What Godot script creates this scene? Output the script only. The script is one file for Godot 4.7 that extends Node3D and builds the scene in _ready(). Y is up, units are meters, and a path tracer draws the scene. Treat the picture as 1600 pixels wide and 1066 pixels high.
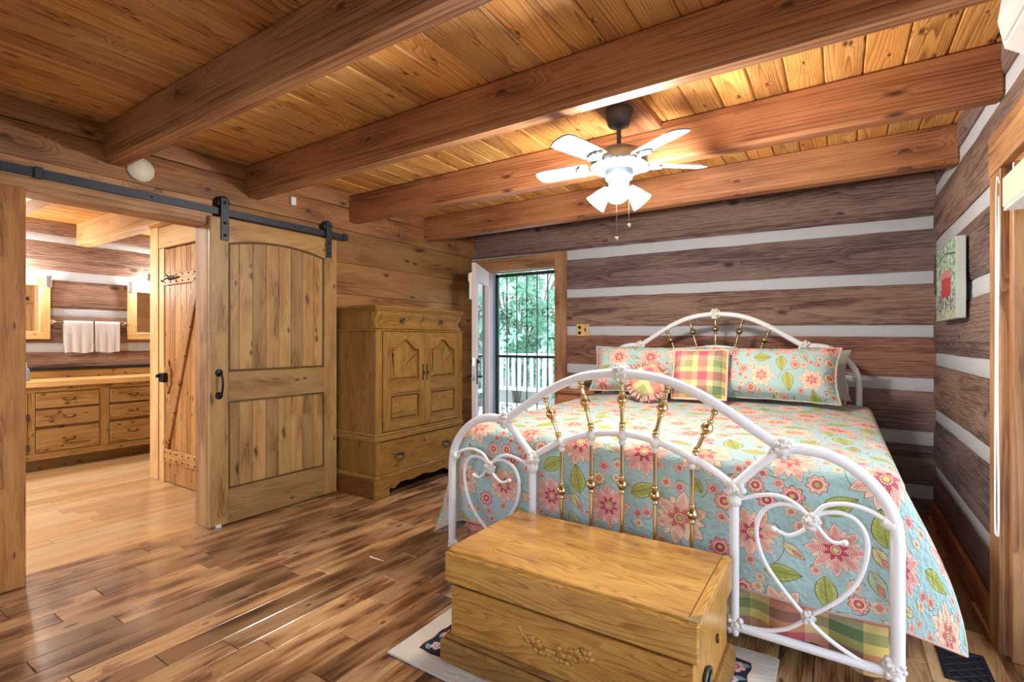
extends Node3D

# ---------------------------------------------------------------- mesh builder
class MB:
	var v := PackedVector3Array()
	var n := PackedVector3Array()
	var uv := PackedVector2Array()
	var t := Transform3D.IDENTITY

	func tri(a, b, c, na, nb, nc, ua, ub, uc):
		var g = (c - a).cross(b - a)
		if g.dot(na + nb + nc) < 0.0:
			var q = b; b = c; c = q
			q = nb; nb = nc; nc = q
			q = ub; ub = uc; uc = q
		v.push_back(t * a); v.push_back(t * b); v.push_back(t * c)
		n.push_back((t.basis * na).normalized()); n.push_back((t.basis * nb).normalized()); n.push_back((t.basis * nc).normalized())
		uv.push_back(ua); uv.push_back(ub); uv.push_back(uc)

	func quad(a, b, c, d, nn, ua, ub, uc, ud):
		tri(a, b, c, nn, nn, nn, ua, ub, uc)
		tri(a, c, d, nn, nn, nn, ua, uc, ud)

	func _uvw(p, i, g, off):
		var j = (i + 1) % 3
		var k = (i + 2) % 3
		if i == g: return Vector2(p[j], p[k]) + off
		var o = 3 - i - g
		return Vector2(p[g], p[o] + p[i] * 0.37) + off

	# box with chamfered edges; grain runs along axis g
	func box(c: Vector3, s: Vector3, b := 0.004, g := 0, off := Vector2.ZERO):
		var h = s * 0.5
		b = minf(b, 0.45 * minf(s.x, minf(s.y, s.z)))
		for i in 3:
			var j = (i + 1) % 3
			var k = (i + 2) % 3
			for si in [-1.0, 1.0]:
				var q = []
				for w in [[-1, -1], [1, -1], [1, 1], [-1, 1]]:
					var p = Vector3.ZERO
					p[i] = h[i] * si; p[j] = (h[j] - b) * w[0]; p[k] = (h[k] - b) * w[1]
					q.append(p)
				var nn = Vector3.ZERO
				nn[i] = si
				quad(q[0] + c, q[1] + c, q[2] + c, q[3] + c, nn, _uvw(q[0], i, g, off), _uvw(q[1], i, g, off), _uvw(q[2], i, g, off), _uvw(q[3], i, g, off))
				if b <= 0.0002: continue
				for sj in [-1.0, 1.0]:
					var e = []
					for w in [-1.0, 1.0]:
						var p = Vector3.ZERO
						p[i] = h[i] * si; p[j] = (h[j] - b) * sj; p[k] = (h[k] - b) * w
						var p2 = p
						p2[i] = (h[i] - b) * si; p2[j] = h[j] * sj
						e.append(p); e.append(p2)
					var m = Vector3.ZERO
					m[i] = si; m[j] = sj
					m = m.normalized()
					var ax = j if i == g else i
					quad(e[0] + c, e[1] + c, e[3] + c, e[2] + c, m, _uvw(e[0], ax, g, off), _uvw(e[1], ax, g, off), _uvw(e[3], ax, g, off), _uvw(e[2], ax, g, off))
		if b > 0.0002:
			for sx in [-1.0, 1.0]:
				for sy in [-1.0, 1.0]:
					for sz in [-1.0, 1.0]:
						var p0 = Vector3(h.x * sx, (h.y - b) * sy, (h.z - b) * sz)
						var p1 = Vector3((h.x - b) * sx, h.y * sy, (h.z - b) * sz)
						var p2 = Vector3((h.x - b) * sx, (h.y - b) * sy, h.z * sz)
						var m = Vector3(sx, sy, sz).normalized()
						tri(p0 + c, p1 + c, p2 + c, m, m, m, _uvw(p0, 1, g, off), _uvw(p1, 1, g, off), _uvw(p2, 1, g, off))

	# corners lo/hi
	func bx(x0, x1, y0, y1, z0, z1, b := 0.004, g := 0, off := Vector2.ZERO):
		box(Vector3((x0 + x1) * 0.5, (y0 + y1) * 0.5, (z0 + z1) * 0.5), Vector3(absf(x1 - x0), absf(y1 - y0), absf(z1 - z0)), b, g, off)

	# swept round tube; r is a number or one radius per point
	func tube(pts: Array, r, seg := 8, closed := false, caps := true):
		var m = pts.size()
		var rings = []
		var up = Vector3.UP
		var d0 = (pts[1] - pts[0]).normalized()
		if absf(d0.dot(up)) > 0.9: up = Vector3.RIGHT
		var side = d0.cross(up).normalized()
		var L = 0.0
		var lens = []
		for i in m:
			var d
			if closed: d = (pts[(i + 1) % m] - pts[(i - 1 + m) % m]).normalized()
			elif i == 0: d = (pts[1] - pts[0]).normalized()
			elif i == m - 1: d = (pts[m - 1] - pts[m - 2]).normalized()
			else: d = ((pts[i + 1] - pts[i]).normalized() + (pts[i] - pts[i - 1]).normalized()).normalized()
			side = (side - d * side.dot(d)).normalized()
			var o = d.cross(side).normalized()
			var rr = r if (r is float or r is int) else r[i]
			var ring = []
			for k in seg:
				var a = TAU * k / seg
				var nn = side * cos(a) + o * sin(a)
				ring.append([pts[i] + nn * rr, nn])
			rings.append(ring)
			if i > 0: L += pts[i].distance_to(pts[i - 1])
			lens.append(L)
		var last = m if closed else m - 1
		for i in last:
			var A = rings[i]
			var B = rings[(i + 1) % m]
			for k in seg:
				var k2 = (k + 1) % seg
				var u0 = float(k) / seg * 0.2
				var u1 = float(k + 1) / seg * 0.2
				var l0 = lens[i]
				var l1 = lens[i + 1] if i + 1 < m else L + 0.01
				tri(A[k][0], A[k2][0], B[k2][0], A[k][1], A[k2][1], B[k2][1], Vector2(l0, u0), Vector2(l0, u1), Vector2(l1, u1))
				tri(A[k][0], B[k2][0], B[k][0], A[k][1], B[k2][1], B[k][1], Vector2(l0, u0), Vector2(l1, u1), Vector2(l1, u0))
		if caps and not closed:
			for e in [0, m - 1]:
				var d = (pts[0] - pts[1]).normalized() if e == 0 else (pts[m - 1] - pts[m - 2]).normalized()
				for k in seg:
					tri(pts[e], rings[e][k][0], rings[e][(k + 1) % seg][0], d, d, d, Vector2.ZERO, Vector2.ZERO, Vector2.ZERO)

	# profile of (radius, height) turned about the y axis through c, sharp edges where a point repeats
	func lathe(pf: Array, seg := 20, c := Vector3.ZERO, ax := Basis.IDENTITY):
		var m = pf.size()
		for i in m - 1:
			var a: Vector2 = pf[i]
			var b: Vector2 = pf[i + 1]
			if a.distance_to(b) < 0.00005: continue
			var fn = Vector2(b.y - a.y, a.x - b.x).normalized()
			var na = fn
			var nb = fn
			if i > 0 and pf[i - 1].distance_to(a) > 0.00005:
				var p = (a - pf[i - 1])
				var f2 = Vector2(p.y, -p.x).normalized()
				if f2.dot(fn) > 0.5: na = (f2 + fn).normalized()
			if i < m - 2 and pf[i + 2].distance_to(b) > 0.00005:
				var p = (pf[i + 2] - b)
				var f2 = Vector2(p.y, -p.x).normalized()
				if f2.dot(fn) > 0.5: nb = (f2 + fn).normalized()
			for k in seg:
				var a0 = TAU * k / seg
				var a1 = TAU * (k + 1) / seg
				var d0 = Vector3(cos(a0), 0, sin(a0))
				var d1 = Vector3(cos(a1), 0, sin(a1))
				var P = [d0 * a.x + Vector3(0, a.y, 0), d1 * a.x + Vector3(0, a.y, 0), d1 * b.x + Vector3(0, b.y, 0), d0 * b.x + Vector3(0, b.y, 0)]
				var N = [d0 * na.x + Vector3(0, na.y, 0), d1 * na.x + Vector3(0, na.y, 0), d1 * nb.x + Vector3(0, nb.y, 0), d0 * nb.x + Vector3(0, nb.y, 0)]
				for q in 4:
					P[q] = ax * P[q] + c
					N[q] = ax * N[q]
				var U = [Vector2(a0 * 0.1, a.y), Vector2(a1 * 0.1, a.y), Vector2(a1 * 0.1, b.y), Vector2(a0 * 0.1, b.y)]
				if a.x > 0.00001: tri(P[0], P[1], P[2], N[0], N[1], N[2], U[0], U[1], U[2])
				if b.x > 0.00001: tri(P[0], P[2], P[3], N[0], N[2], N[3], U[0], U[2], U[3])

	func ball(c: Vector3, r: float, seg := 10, sc := Vector3.ONE):
		var pf = []
		var m = maxi(4, seg / 2)
		for i in m + 1:
			var a = PI * i / m
			pf.append(Vector2(sin(a) * r, -cos(a) * r))
		lathe(pf, seg, c, Basis.from_scale(sc))

	# polygon (in x,y) pushed out along z from z0 to z1 (chamfer c on the front edge)
	func prism(poly: PackedVector2Array, z0: float, z1: float, ch := 0.0, g := 0, off := Vector2.ZERO):
		var tr = Geometry2D.triangulate_polygon(poly)
		var area = 0.0
		for i in poly.size():
			area += poly[i].cross(poly[(i + 1) % poly.size()])
		var sgn = 1.0 if area > 0 else -1.0
		var top = PackedVector2Array()
		var m = poly.size()
		for i in m:
			var e0 = (poly[i] - poly[(i - 1 + m) % m]).normalized()
			var e1 = (poly[(i + 1) % m] - poly[i]).normalized()
			var n0 = Vector2(e0.y, -e0.x) * sgn
			var n1 = Vector2(e1.y, -e1.x) * sgn
			var nn = (n0 + n1)
			nn = nn / maxf(0.4, nn.length_squared() * 0.5) if nn.length() > 0.01 else n0
			top.append(poly[i] - nn * ch)
		var dz = 1.0 if z1 > z0 else -1.0
		var w = func(p): return (Vector2(p.x, p.y) if g == 0 else Vector2(p.y, p.x)) + off
		for i in range(0, tr.size(), 3):
			var a = top[tr[i]]; var b = top[tr[i + 1]]; var c = top[tr[i + 2]]
			var nn = Vector3(0, 0, dz)
			tri(Vector3(a.x, a.y, z1), Vector3(b.x, b.y, z1), Vector3(c.x, c.y, z1), nn, nn, nn, w.call(a), w.call(b), w.call(c))
			a = poly[tr[i]]; b = poly[tr[i + 1]]; c = poly[tr[i + 2]]
			tri(Vector3(a.x, a.y, z0), Vector3(b.x, b.y, z0), Vector3(c.x, c.y, z0), -nn, -nn, -nn, w.call(a), w.call(b), w.call(c))
		var zc = z1 - dz * ch
		for i in m:
			var a = poly[i]
			var b = poly[(i + 1) % m]
			var e = (b - a).normalized()
			var nn = Vector3(e.y * sgn, -e.x * sgn, 0)
			quad(Vector3(a.x, a.y, z0), Vector3(b.x, b.y, z0), Vector3(b.x, b.y, zc), Vector3(a.x, a.y, zc), nn, w.call(a), w.call(b), w.call(b) + Vector2(0, absf(zc - z0)), w.call(a) + Vector2(0, absf(zc - z0)))
			if ch > 0:
				var a2 = top[i]
				var b2 = top[(i + 1) % m]
				var nm = (nn + Vector3(0, 0, dz)).normalized()
				quad(Vector3(a.x, a.y, zc), Vector3(b.x, b.y, zc), Vector3(b2.x, b2.y, z1), Vector3(a2.x, a2.y, z1), nm, w.call(a), w.call(b), w.call(b2), w.call(a2))

	# grid of points P[i][j] with uvs, smooth normals; flip = -1 turns the outside round
	func grid(P: Array, U: Array, flip := 1.0):
		var a = P.size()
		var b = P[0].size()
		var N = []
		for i in a:
			var row = []
			for j in b:
				var du = P[mini(i + 1, a - 1)][j] - P[maxi(i - 1, 0)][j]
				var dv = P[i][mini(j + 1, b - 1)] - P[i][maxi(j - 1, 0)]
				var c = du.cross(dv) * flip
				row.append(c.normalized() if c.length() > 1e-9 else Vector3.UP)
			N.append(row)
		for i in a - 1:
			for j in b - 1:
				tri(P[i][j], P[i + 1][j], P[i + 1][j + 1], N[i][j], N[i + 1][j], N[i + 1][j + 1], U[i][j], U[i + 1][j], U[i + 1][j + 1])
				tri(P[i][j], P[i + 1][j + 1], P[i][j + 1], N[i][j], N[i + 1][j + 1], N[i][j + 1], U[i][j], U[i + 1][j + 1], U[i][j + 1])

	func mesh() -> ArrayMesh:
		var arr = []
		arr.resize(Mesh.ARRAY_MAX)
		arr[Mesh.ARRAY_VERTEX] = v
		arr[Mesh.ARRAY_NORMAL] = n
		arr[Mesh.ARRAY_TEX_UV] = uv
		var am = ArrayMesh.new()
		am.add_surface_from_arrays(Mesh.PRIMITIVE_TRIANGLES, arr)
		return am

# ---------------------------------------------------------------- scene helpers
var rng := RandomNumberGenerator.new()
var M := {}
var taken := {}
var origin := {}

func rr(a: float, b: float) -> float: return rng.randf_range(a, b)
func ro() -> Vector2: return Vector2(rng.randf() * 7.0, rng.randf() * 7.0)
func V(x, y, z) -> Vector3: return Vector3(x, y, z)
func rgb(r, g, b) -> Color: return Color(r / 255.0, g / 255.0, b / 255.0)

func numbered(called: String) -> String:
	if not taken.has(called):
		taken[called] = 0
		return called
	taken[called] += 1
	return "%s_%03d" % [called, taken[called]]

func thing(called, label, category, at := Vector3.ZERO, group := "") -> Node3D:
	var o = Node3D.new()
	o.name = numbered(called)
	add_child(o)
	o.position = at
	origin[o] = at
	o.set_meta("label", label)
	o.set_meta("category", category)
	if group: o.set_meta("group", group)
	return o

func part(parent, called, mb: MB, mat, label := "") -> MeshInstance3D:
	var o = MeshInstance3D.new()
	o.name = called
	o.mesh = mb.mesh()
	o.material_override = null
	o.mesh.surface_set_material(0, mat)
	parent.add_child(o, true)
	o.position = -origin.get(parent, Vector3.ZERO)
	if label: o.set_meta("label", label)
	return o

# a thing that is one mesh
func solid(called, mb: MB, mat, label, category, group := "") -> MeshInstance3D:
	var o = MeshInstance3D.new()
	o.name = numbered(called)
	o.mesh = mb.mesh()
	o.mesh.surface_set_material(0, mat)
	add_child(o)
	o.set_meta("label", label)
	o.set_meta("category", category)
	if group: o.set_meta("group", group)
	return o

func structure(called, label := "", cat := "") -> Node3D:
	var o = Node3D.new()
	o.name = numbered(called)
	add_child(o)
	o.set_meta("kind", "structure")
	if label: o.set_meta("label", label)
	if cat: o.set_meta("category", cat)
	return o

# smooth curve through points (Catmull-Rom)
func curve(pts: Array, sub := 4) -> Array:
	var out = []
	var m = pts.size()
	for i in m - 1:
		var p0 = pts[maxi(i - 1, 0)]
		var p1 = pts[i]
		var p2 = pts[i + 1]
		var p3 = pts[mini(i + 2, m - 1)]
		for k in sub:
			var t = float(k) / sub
			out.append(0.5 * ((2.0 * p1) + (p2 - p0) * t + (2.0 * p0 - 5.0 * p1 + 4.0 * p2 - p3) * t * t + (3.0 * p1 - p0 - 3.0 * p2 + p3) * t * t * t))
	out.append(pts[m - 1])
	return out

# ---------------------------------------------------------------- textures
func noise_bytes(seed_: int, w: int, h: int, W: int, H: int, freq: float, oct := 3) -> PackedByteArray:
	if w != W: w = mini(W, 1 << int(round(log(float(w)) / log(2.0))))
	if h != H: h = mini(H, 1 << int(round(log(float(h)) / log(2.0))))
	var f = FastNoiseLite.new()
	f.seed = seed_
	f.noise_type = FastNoiseLite.TYPE_SIMPLEX_SMOOTH
	f.frequency = freq
	f.fractal_octaves = oct
	var im: Image = f.get_seamless_image(w, h)
	im.convert(Image.FORMAT_L8)
	if w != W or h != H: # stretch it with a wrapped margin, so that it still tiles
		var big = Image.create_empty(w + 8, h + 8, false, Image.FORMAT_L8)
		for oy in [-h, 0, h]:
			for ox in [-w, 0, w]:
				big.blit_rect(im, Rect2i(0, 0, w, h), Vector2i(4 + ox, 4 + oy))
		big.resize((w + 8) * W / w, (h + 8) * H / h, Image.INTERPOLATE_CUBIC)
		im = big.get_region(Rect2i(4 * W / w, 4 * H / h, W, H))
	return im.get_data()

func calm(c: Color) -> Color: # a little less saturated, as boards measure without warm room light on them
	var g = c.r * 0.3 + c.g * 0.55 + c.b * 0.15
	return c.lerp(Color(g, g, g), 0.08)

# boards: u runs along the grain. rings = growth lines across the height of the picture
func wood(seed_: int, W: int, H: int, o: Dictionary) -> ImageTexture:
	var a = noise_bytes(seed_, W / o.get("stretch", 8), H, W, H, o.get("warp_freq", 0.006), 2)
	var fib = noise_bytes(seed_ + 1, W / 32, H, W, H, 0.35, 2)
	var blo = noise_bytes(seed_ + 2, W / o.get("blotch_stretch", 12), H / 3, W, H, 0.03, 3)
	var disp := PackedFloat32Array()
	disp.resize(W * H)
	var core := PackedFloat32Array()
	core.resize(W * H)
	var r = RandomNumberGenerator.new()
	r.seed = seed_ * 77 + 5
	var s = 0.55 # knots are stretched a little along the grain
	for k in o.get("knots", 0):
		var kx = r.randi() % W
		var ky = r.randi() % H
		var kr = r.randf_range(0.5, 1.2) * o.get("knot_r", 10.0)
		var R = int(kr * 4.0)
		for dy in range(-R, R + 1):
			for dx in range(-int(R / s), int(R / s) + 1):
				var d = sqrt(dx * dx * s * s + dy * dy) / kr
				if d > 4.0: continue
				var i = posmod(ky + dy, H) * W + posmod(kx + dx, W)
				disp[i] += (1.0 if dy > 0 else -1.0) * exp(-d * d * 0.35) * 1.3 * (1.0 - exp(-absf(dy) / kr * 2.0))
				core[i] = maxf(core[i], clampf(1.25 - d, 0.0, 1.0) * (0.75 + 0.25 * sin(d * 14.0)) + 0.25 * clampf(1.9 - d, 0.0, 1.0))
	var rings: float = o.get("rings", 24.0)
	var warp: float = o.get("warp", 6.0)
	var lc: Color = calm(o.light)
	var mc: Color = calm(o.mid)
	var dc: Color = calm(o.dark)
	var kc: Color = o.get("knot", Color(0.2, 0.1, 0.05))
	var rs: float = o.get("ring_strength", 0.6)
	var fs: float = o.get("fiber", 0.35)
	var bs: float = o.get("blotch", 0.5)
	var check: float = o.get("check", 0.0)
	var out := PackedByteArray()
	out.resize(W * H * 3)
	var i3 = 0
	for y in H:
		var yy = float(y) / H * rings
		for x in W:
			var i = y * W + x
			var q = yy + (a[i] / 255.0) * warp + disp[i] * 1.4
			q -= floorf(q)
			var late = q * q * (1.0 if q < 0.93 else (1.0 - q) / 0.07)
			var f = fib[i] / 255.0
			var b = blo[i] / 255.0
			var d = clampf(late * rs + (f - 0.5) * fs * 1.6 + (b - 0.5) * bs * 1.8 + 0.12, 0.0, 1.0)
			var c: Color
			if d < 0.5: c = lc.lerp(mc, d * 2.0)
			else: c = mc.lerp(dc, d * 2.0 - 1.0)
			if check > 0.0 and f > 1.0 - check: c = c.lerp(dc * 0.5, (f - 1.0 + check) / check * 0.8)
			if core[i] > 0.0: c = c.lerp(kc, core[i] * 0.85)
			out[i3] = int(clampf(c.r, 0, 1) * 255.0)
			out[i3 + 1] = int(clampf(c.g, 0, 1) * 255.0)
			out[i3 + 2] = int(clampf(c.b, 0, 1) * 255.0)
			i3 += 3
	return ImageTexture.create_from_image(Image.create_from_data(W, H, false, Image.FORMAT_RGB8, out))

func relief(seed_: int, W: int, H: int, w: int, h: int, freq: float, oct := 3) -> ImageTexture:
	var b = noise_bytes(seed_, w, h, W, H, freq, oct)
	return ImageTexture.create_from_image(Image.create_from_data(W, H, false, Image.FORMAT_L8, b))

func mat(col: Color, rough := 0.6, metal := 0.0) -> StandardMaterial3D:
	var m = StandardMaterial3D.new()
	m.albedo_color = col
	m.roughness = rough
	m.metallic = metal
	return m

# wood material; the texture covers su x sv metres
func wmat(tex, su: float, sv: float, tint := Color.WHITE, rough := 0.5, bump = null, bscale := 0.1) -> StandardMaterial3D:
	var m = mat(tint, rough)
	m.albedo_texture = tex
	m.uv1_scale = Vector3(1.0 / su, 1.0 / sv, 1)
	if bump != null:
		m.heightmap_enabled = true
		m.heightmap_texture = bump
		m.heightmap_scale = bscale
	return m

# ---------------------------------------------------------------- printed cloth
var pix: PackedByteArray
var PW := 0
var PH := 0

func px(x: int, y: int, c: Color):
	var i = (posmod(y, PH) * PW + posmod(x, PW)) * 3
	pix[i] = int(c.r * 255.0); pix[i + 1] = int(c.g * 255.0); pix[i + 2] = int(c.b * 255.0)

func start_print(w: int, h: int, base: Color):
	PW = w; PH = h
	pix = PackedByteArray()
	pix.resize(w * h * 3)
	for i in w * h:
		pix[i * 3] = int(base.r * 255.0); pix[i * 3 + 1] = int(base.g * 255.0); pix[i * 3 + 2] = int(base.b * 255.0)

func end_print() -> ImageTexture:
	return ImageTexture.create_from_image(Image.create_from_data(PW, PH, false, Image.FORMAT_RGB8, pix))

# layered pointed-petal blossom: pal = [outline, rim, petal, inner, heart]
func blossom(cx: float, cy: float, R: float, np: int, rot: float, pal: Array):
	var ir = int(R) + 2
	var lw = maxf(1.4, R * 0.026)
	for dy in range(-ir, ir + 1):
		for dx in range(-ir, ir + 1):
			var r = sqrt(dx * dx + dy * dy)
			if r > R: continue
			var th = (atan2(dy, dx) + rot) / TAU * np
			var a1 = absf(fposmod(th, 1.0) - 0.5) * 2.0        # 0 on a petal's axis
			var a2 = absf(fposmod(th + 0.5, 1.0) - 0.5) * 2.0  # petals of the ring behind
			var c
			var rb = R * (0.99 - 0.55 * pow(a1, 1.1))
			var rbk = R * (0.86 - 0.55 * a2)
			var rin = R * (0.52 - 0.32 * a2)
			var rd = R * (0.78 - 0.95 * a1)
			if r < R * 0.10: c = pal[4]
			elif r < R * 0.10 + lw: c = pal[0]
			elif r < R * 0.17: c = pal[1] if fposmod(th * 2.0, 1.0) < 0.6 else pal[3]
			elif r < rin:
				c = pal[0] if r > rin - lw else (pal[3] if r < rin * 0.86 else pal[1])
			elif r < rb:
				if r > rb - lw: c = pal[0]
				elif r > rb - R * 0.075: c = pal[1]
				elif r < rd and r > rd - lw: c = pal[0].lerp(pal[2], 0.4)
				elif r < rd: c = pal[3].lerp(pal[2], 0.72) if fposmod(r / R * 14.0, 1.0) < 0.7 else pal[1]
				else: c = pal[2] if fposmod(r / R * 22.0 + a1 * 3.0, 1.0) < 0.8 else pal[1]
			elif r < rbk:
				c = pal[0] if r > rbk - lw else pal[1].lerp(pal[2], 0.35)
			else: continue
			px(int(cx + dx), int(cy + dy), c)

# round-petal small blossom
func daisy(cx: float, cy: float, R: float, np: int, rot: float, pal: Array):
	var ir = int(R) + 2
	for dy in range(-ir, ir + 1):
		for dx in range(-ir, ir + 1):
			var r = sqrt(dx * dx + dy * dy)
			if r > R: continue
			var th = atan2(dy, dx) + rot
			var rb = R * (0.74 + 0.26 * absf(cos(th * np * 0.5)))
			if r > rb: continue
			var c = pal[2]
			if r > rb - maxf(1.5, R * 0.08): c = pal[0]
			elif r < R * 0.2: c = pal[4]
			elif r < R * 0.48: c = pal[3]
			elif r < R * 0.56: c = pal[1]
			px(int(cx + dx), int(cy + dy), c)

func leaf_print(cx: float, cy: float, L: float, wd: float, rot: float, fill: Color, line: Color):
	var ir = int(L) + 2
	var ca = cos(rot)
	var sa = sin(rot)
	for dy in range(-ir, ir + 1):
		for dx in range(-ir, ir + 1):
			var u = (dx * ca + dy * sa) / L
			var w = (-dx * sa + dy * ca) / L
			if u < -1.0 or u > 1.0: continue
			var half = wd * (1.0 - u * u) * (1.0 - 0.35 * u)
			if absf(w) > half: continue
			var c = fill
			if absf(w) > half - 1.8 / L - 0.02: c = line
			elif absf(w) < 0.02: c = line.lerp(fill, 0.3)
			elif fposmod(u * 5.0 - absf(w) * 4.0, 1.0) < 0.13: c = line.lerp(fill, 0.55)
			elif absf(w) > half * 0.6: c = fill.lerp(Color(0.86, 0.86, 0.62), 0.4)
			px(int(cx + dx), int(cy + dy), c)

func stroke(pts: Array, w: float, c: Color):
	for i in pts.size() - 1:
		var a: Vector2 = pts[i]
		var b: Vector2 = pts[i + 1]
		var m = int(a.distance_to(b)) + 1
		for k in m:
			var p = a.lerp(b, float(k) / m)
			var iw = int(w)
			for dy in range(-iw, iw + 1):
				for dx in range(-iw, iw + 1):
					if dx * dx + dy * dy <= w * w: px(int(p.x) + dx, int(p.y) + dy, c)

func floral_print(seed_: int, S: int) -> ImageTexture:
	var r = RandomNumberGenerator.new()
	r.seed = seed_
	start_print(S, S, rgb(166, 194, 194))
	var ink = rgb(132, 70, 72)
	var pals = [
		[rgb(158, 70, 76), rgb(238, 224, 200), rgb(228, 162, 140), rgb(190, 84, 96), rgb(196, 186, 100)],
		[rgb(166, 62, 74), rgb(240, 226, 206), rgb(222, 140, 134), rgb(186, 70, 88), rgb(206, 194, 120)],
		[rgb(148, 90, 82), rgb(238, 222, 196), rgb(234, 186, 160), rgb(206, 108, 106), rgb(184, 178, 100)],
		[rgb(150, 120, 92), rgb(240, 232, 208), rgb(228, 208, 162), rgb(212, 140, 112), rgb(228, 150, 100)],
	]
	var gl = rgb(158, 166, 78)
	var gd = rgb(92, 96, 58)
	var big = []
	var tries = 0
	var f = S / 1400.0
	# big blossoms on a loose lattice, everything else finds room between them
	for gy in 4:
		for gx in 4:
			var p = Vector2((gx + 0.5 + (0.5 if gy % 2 else 0.0)) * S / 4.0 + r.randf_range(-40, 40) * f, (gy + 0.5) * S / 4.0 + r.randf_range(-40, 40) * f)
			big.append([p, r.randf_range(112, 150) * f, 0])
	var all = big.duplicate()
	while all.size() < 150 and tries < 6000:
		tries += 1
		var kind = [1, 2, 2, 3, 3, 4][r.randi() % 6]
		var R = [0, 46, 78, 62, 30][kind] * f * r.randf_range(0.85, 1.2)
		var p = Vector2(r.randf() * S, r.randf() * S)
		var ok = true
		for q in all:
			var d: Vector2 = (q[0] - p).abs()
			d.x = minf(d.x, S - d.x); d.y = minf(d.y, S - d.y)
			if d.length() < (q[1] + R) * 0.86: ok = false; break
		if ok: all.append([p, R, kind])
	for i in all.size():
		var q = all[i]
		if i % 3 == 0: # tendril
			var a0 = r.randf() * TAU
			var pts = []
			for k in 12:
				pts.append(q[0] + Vector2(cos(a0 + k * 0.16), sin(a0 + k * 0.16)) * q[1] * (0.9 + k * 0.035))
			stroke(pts, 1.6 * f, rgb(118, 116, 80))
	for i in all.size():
		var q = all[i]
		var p: Vector2 = q[0]
		var R: float = q[1]
		var rot = r.randf() * TAU
		match q[2]:
			0: blossom(p.x, p.y, R, [7, 8, 6][i % 3], rot, pals[i % 3])
			1: daisy(p.x, p.y, R, 8, rot, pals[(i + 1) % 4])
			2:
				leaf_print(p.x, p.y, R, 0.52, rot, gl.lerp(rgb(190, 186, 110), r.randf() * 0.6), gd)
			3:
				leaf_print(p.x, p.y, R, 0.42, rot, [gl, rgb(214, 206, 150), rgb(176, 190, 160)][i % 3], [gd, ink, rgb(96, 110, 92)][i % 3])
				leaf_print(p.x + cos(rot) * R * 0.3, p.y + sin(rot) * R * 0.3, R * 0.42, 0.4, rot, pals[1][2], ink)
			4: blossom(p.x, p.y, R, 8, rot, pals[(i + 2) % 4])
	return end_print()

func plaid_print(S: int, dull := 1.0) -> ImageTexture:
	var bands = [[0.16, rgb(204, 92, 104)], [0.1, rgb(226, 196, 150)], [0.14, rgb(104, 128, 92)], [0.12, rgb(226, 206, 120)], [0.16, rgb(200, 108, 128)], [0.1, rgb(222, 178, 150)], [0.12, rgb(150, 160, 110)], [0.1, rgb(230, 214, 140)]]
	var line = []
	for i in S:
		var x = float(i) / S
		var acc = 0.0
		var c = bands[0][1]
		for b in bands:
			if x >= acc: c = b[1]
			acc += b[0]
		line.append(c.lerp(rgb(170, 165, 150), 1.0 - dull))
	start_print(S, S, Color.WHITE)
	for y in S:
		for x in S:
			var w = 0.5 + 0.12 * (1.0 if (x / 2 + y / 2) % 2 == 0 else -1.0)
			px(x, y, line[x].lerp(line[y], w))
	return end_print()

func rug_print(W: int, H: int) -> ImageTexture:
	# W:H as the rug; cream edge, navy band with roses and scrolls, cream field with a garland
	var r = RandomNumberGenerator.new()
	r.seed = 9
	start_print(W, H, rgb(206, 200, 190))
	var per = W / 1.37
	var navy = rgb(24, 28, 52)
	var b0 = 0.088 * per
	var b1 = 0.20 * per
	for y in H:
		for x in W:
			var d = minf(minf(x, W - 1 - x), minf(y, H - 1 - y)) + 4.0 * sin(x * 0.05) * sin(y * 0.06)
			if d > b0 - 10 and d < b0: px(x, y, rgb(222, 190, 164))
			elif d >= b0 and d < b1: px(x, y, navy)
			elif d >= b1 and d < b1 + 8: px(x, y, rgb(214, 178, 156))
	var pals = [[rgb(186, 110, 110), rgb(232, 210, 200), rgb(216, 164, 160), rgb(176, 96, 100), rgb(230, 200, 190)], [rgb(170, 150, 160), rgb(236, 230, 226), rgb(216, 200, 204), rgb(196, 150, 160), rgb(240, 225, 215)]]
	var mid = (b0 + b1) * 0.5
	var spots = []
	var nx = 11
	var ny = 7
	for i in nx:
		var x = mid + (W - 2 * mid) * i / (nx - 1)
		spots.append([x, mid]); spots.append([x, H - mid])
	for i in range(1, ny - 1):
		var y = mid + (H - 2 * mid) * i / (ny - 1)
		spots.append([mid, y]); spots.append([W - mid, y])
	for i in spots.size():
		var s = spots[i]
		leaf_print(s[0] + per * 0.03, s[1] - per * 0.022, per * 0.026, 0.5, r.randf() * TAU, rgb(120, 156, 150), rgb(70, 100, 100))
		leaf_print(s[0] - per * 0.03, s[1] + per * 0.022, per * 0.026, 0.5, r.randf() * TAU, rgb(130, 160, 150), rgb(70, 100, 100))
		if i % 2 == 0: daisy(s[0], s[1], per * 0.042, 6, r.randf() * TAU, pals[0])
		else: daisy(s[0], s[1], per * 0.03, 5, r.randf() * TAU, pals[1])
	return end_print()

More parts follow.
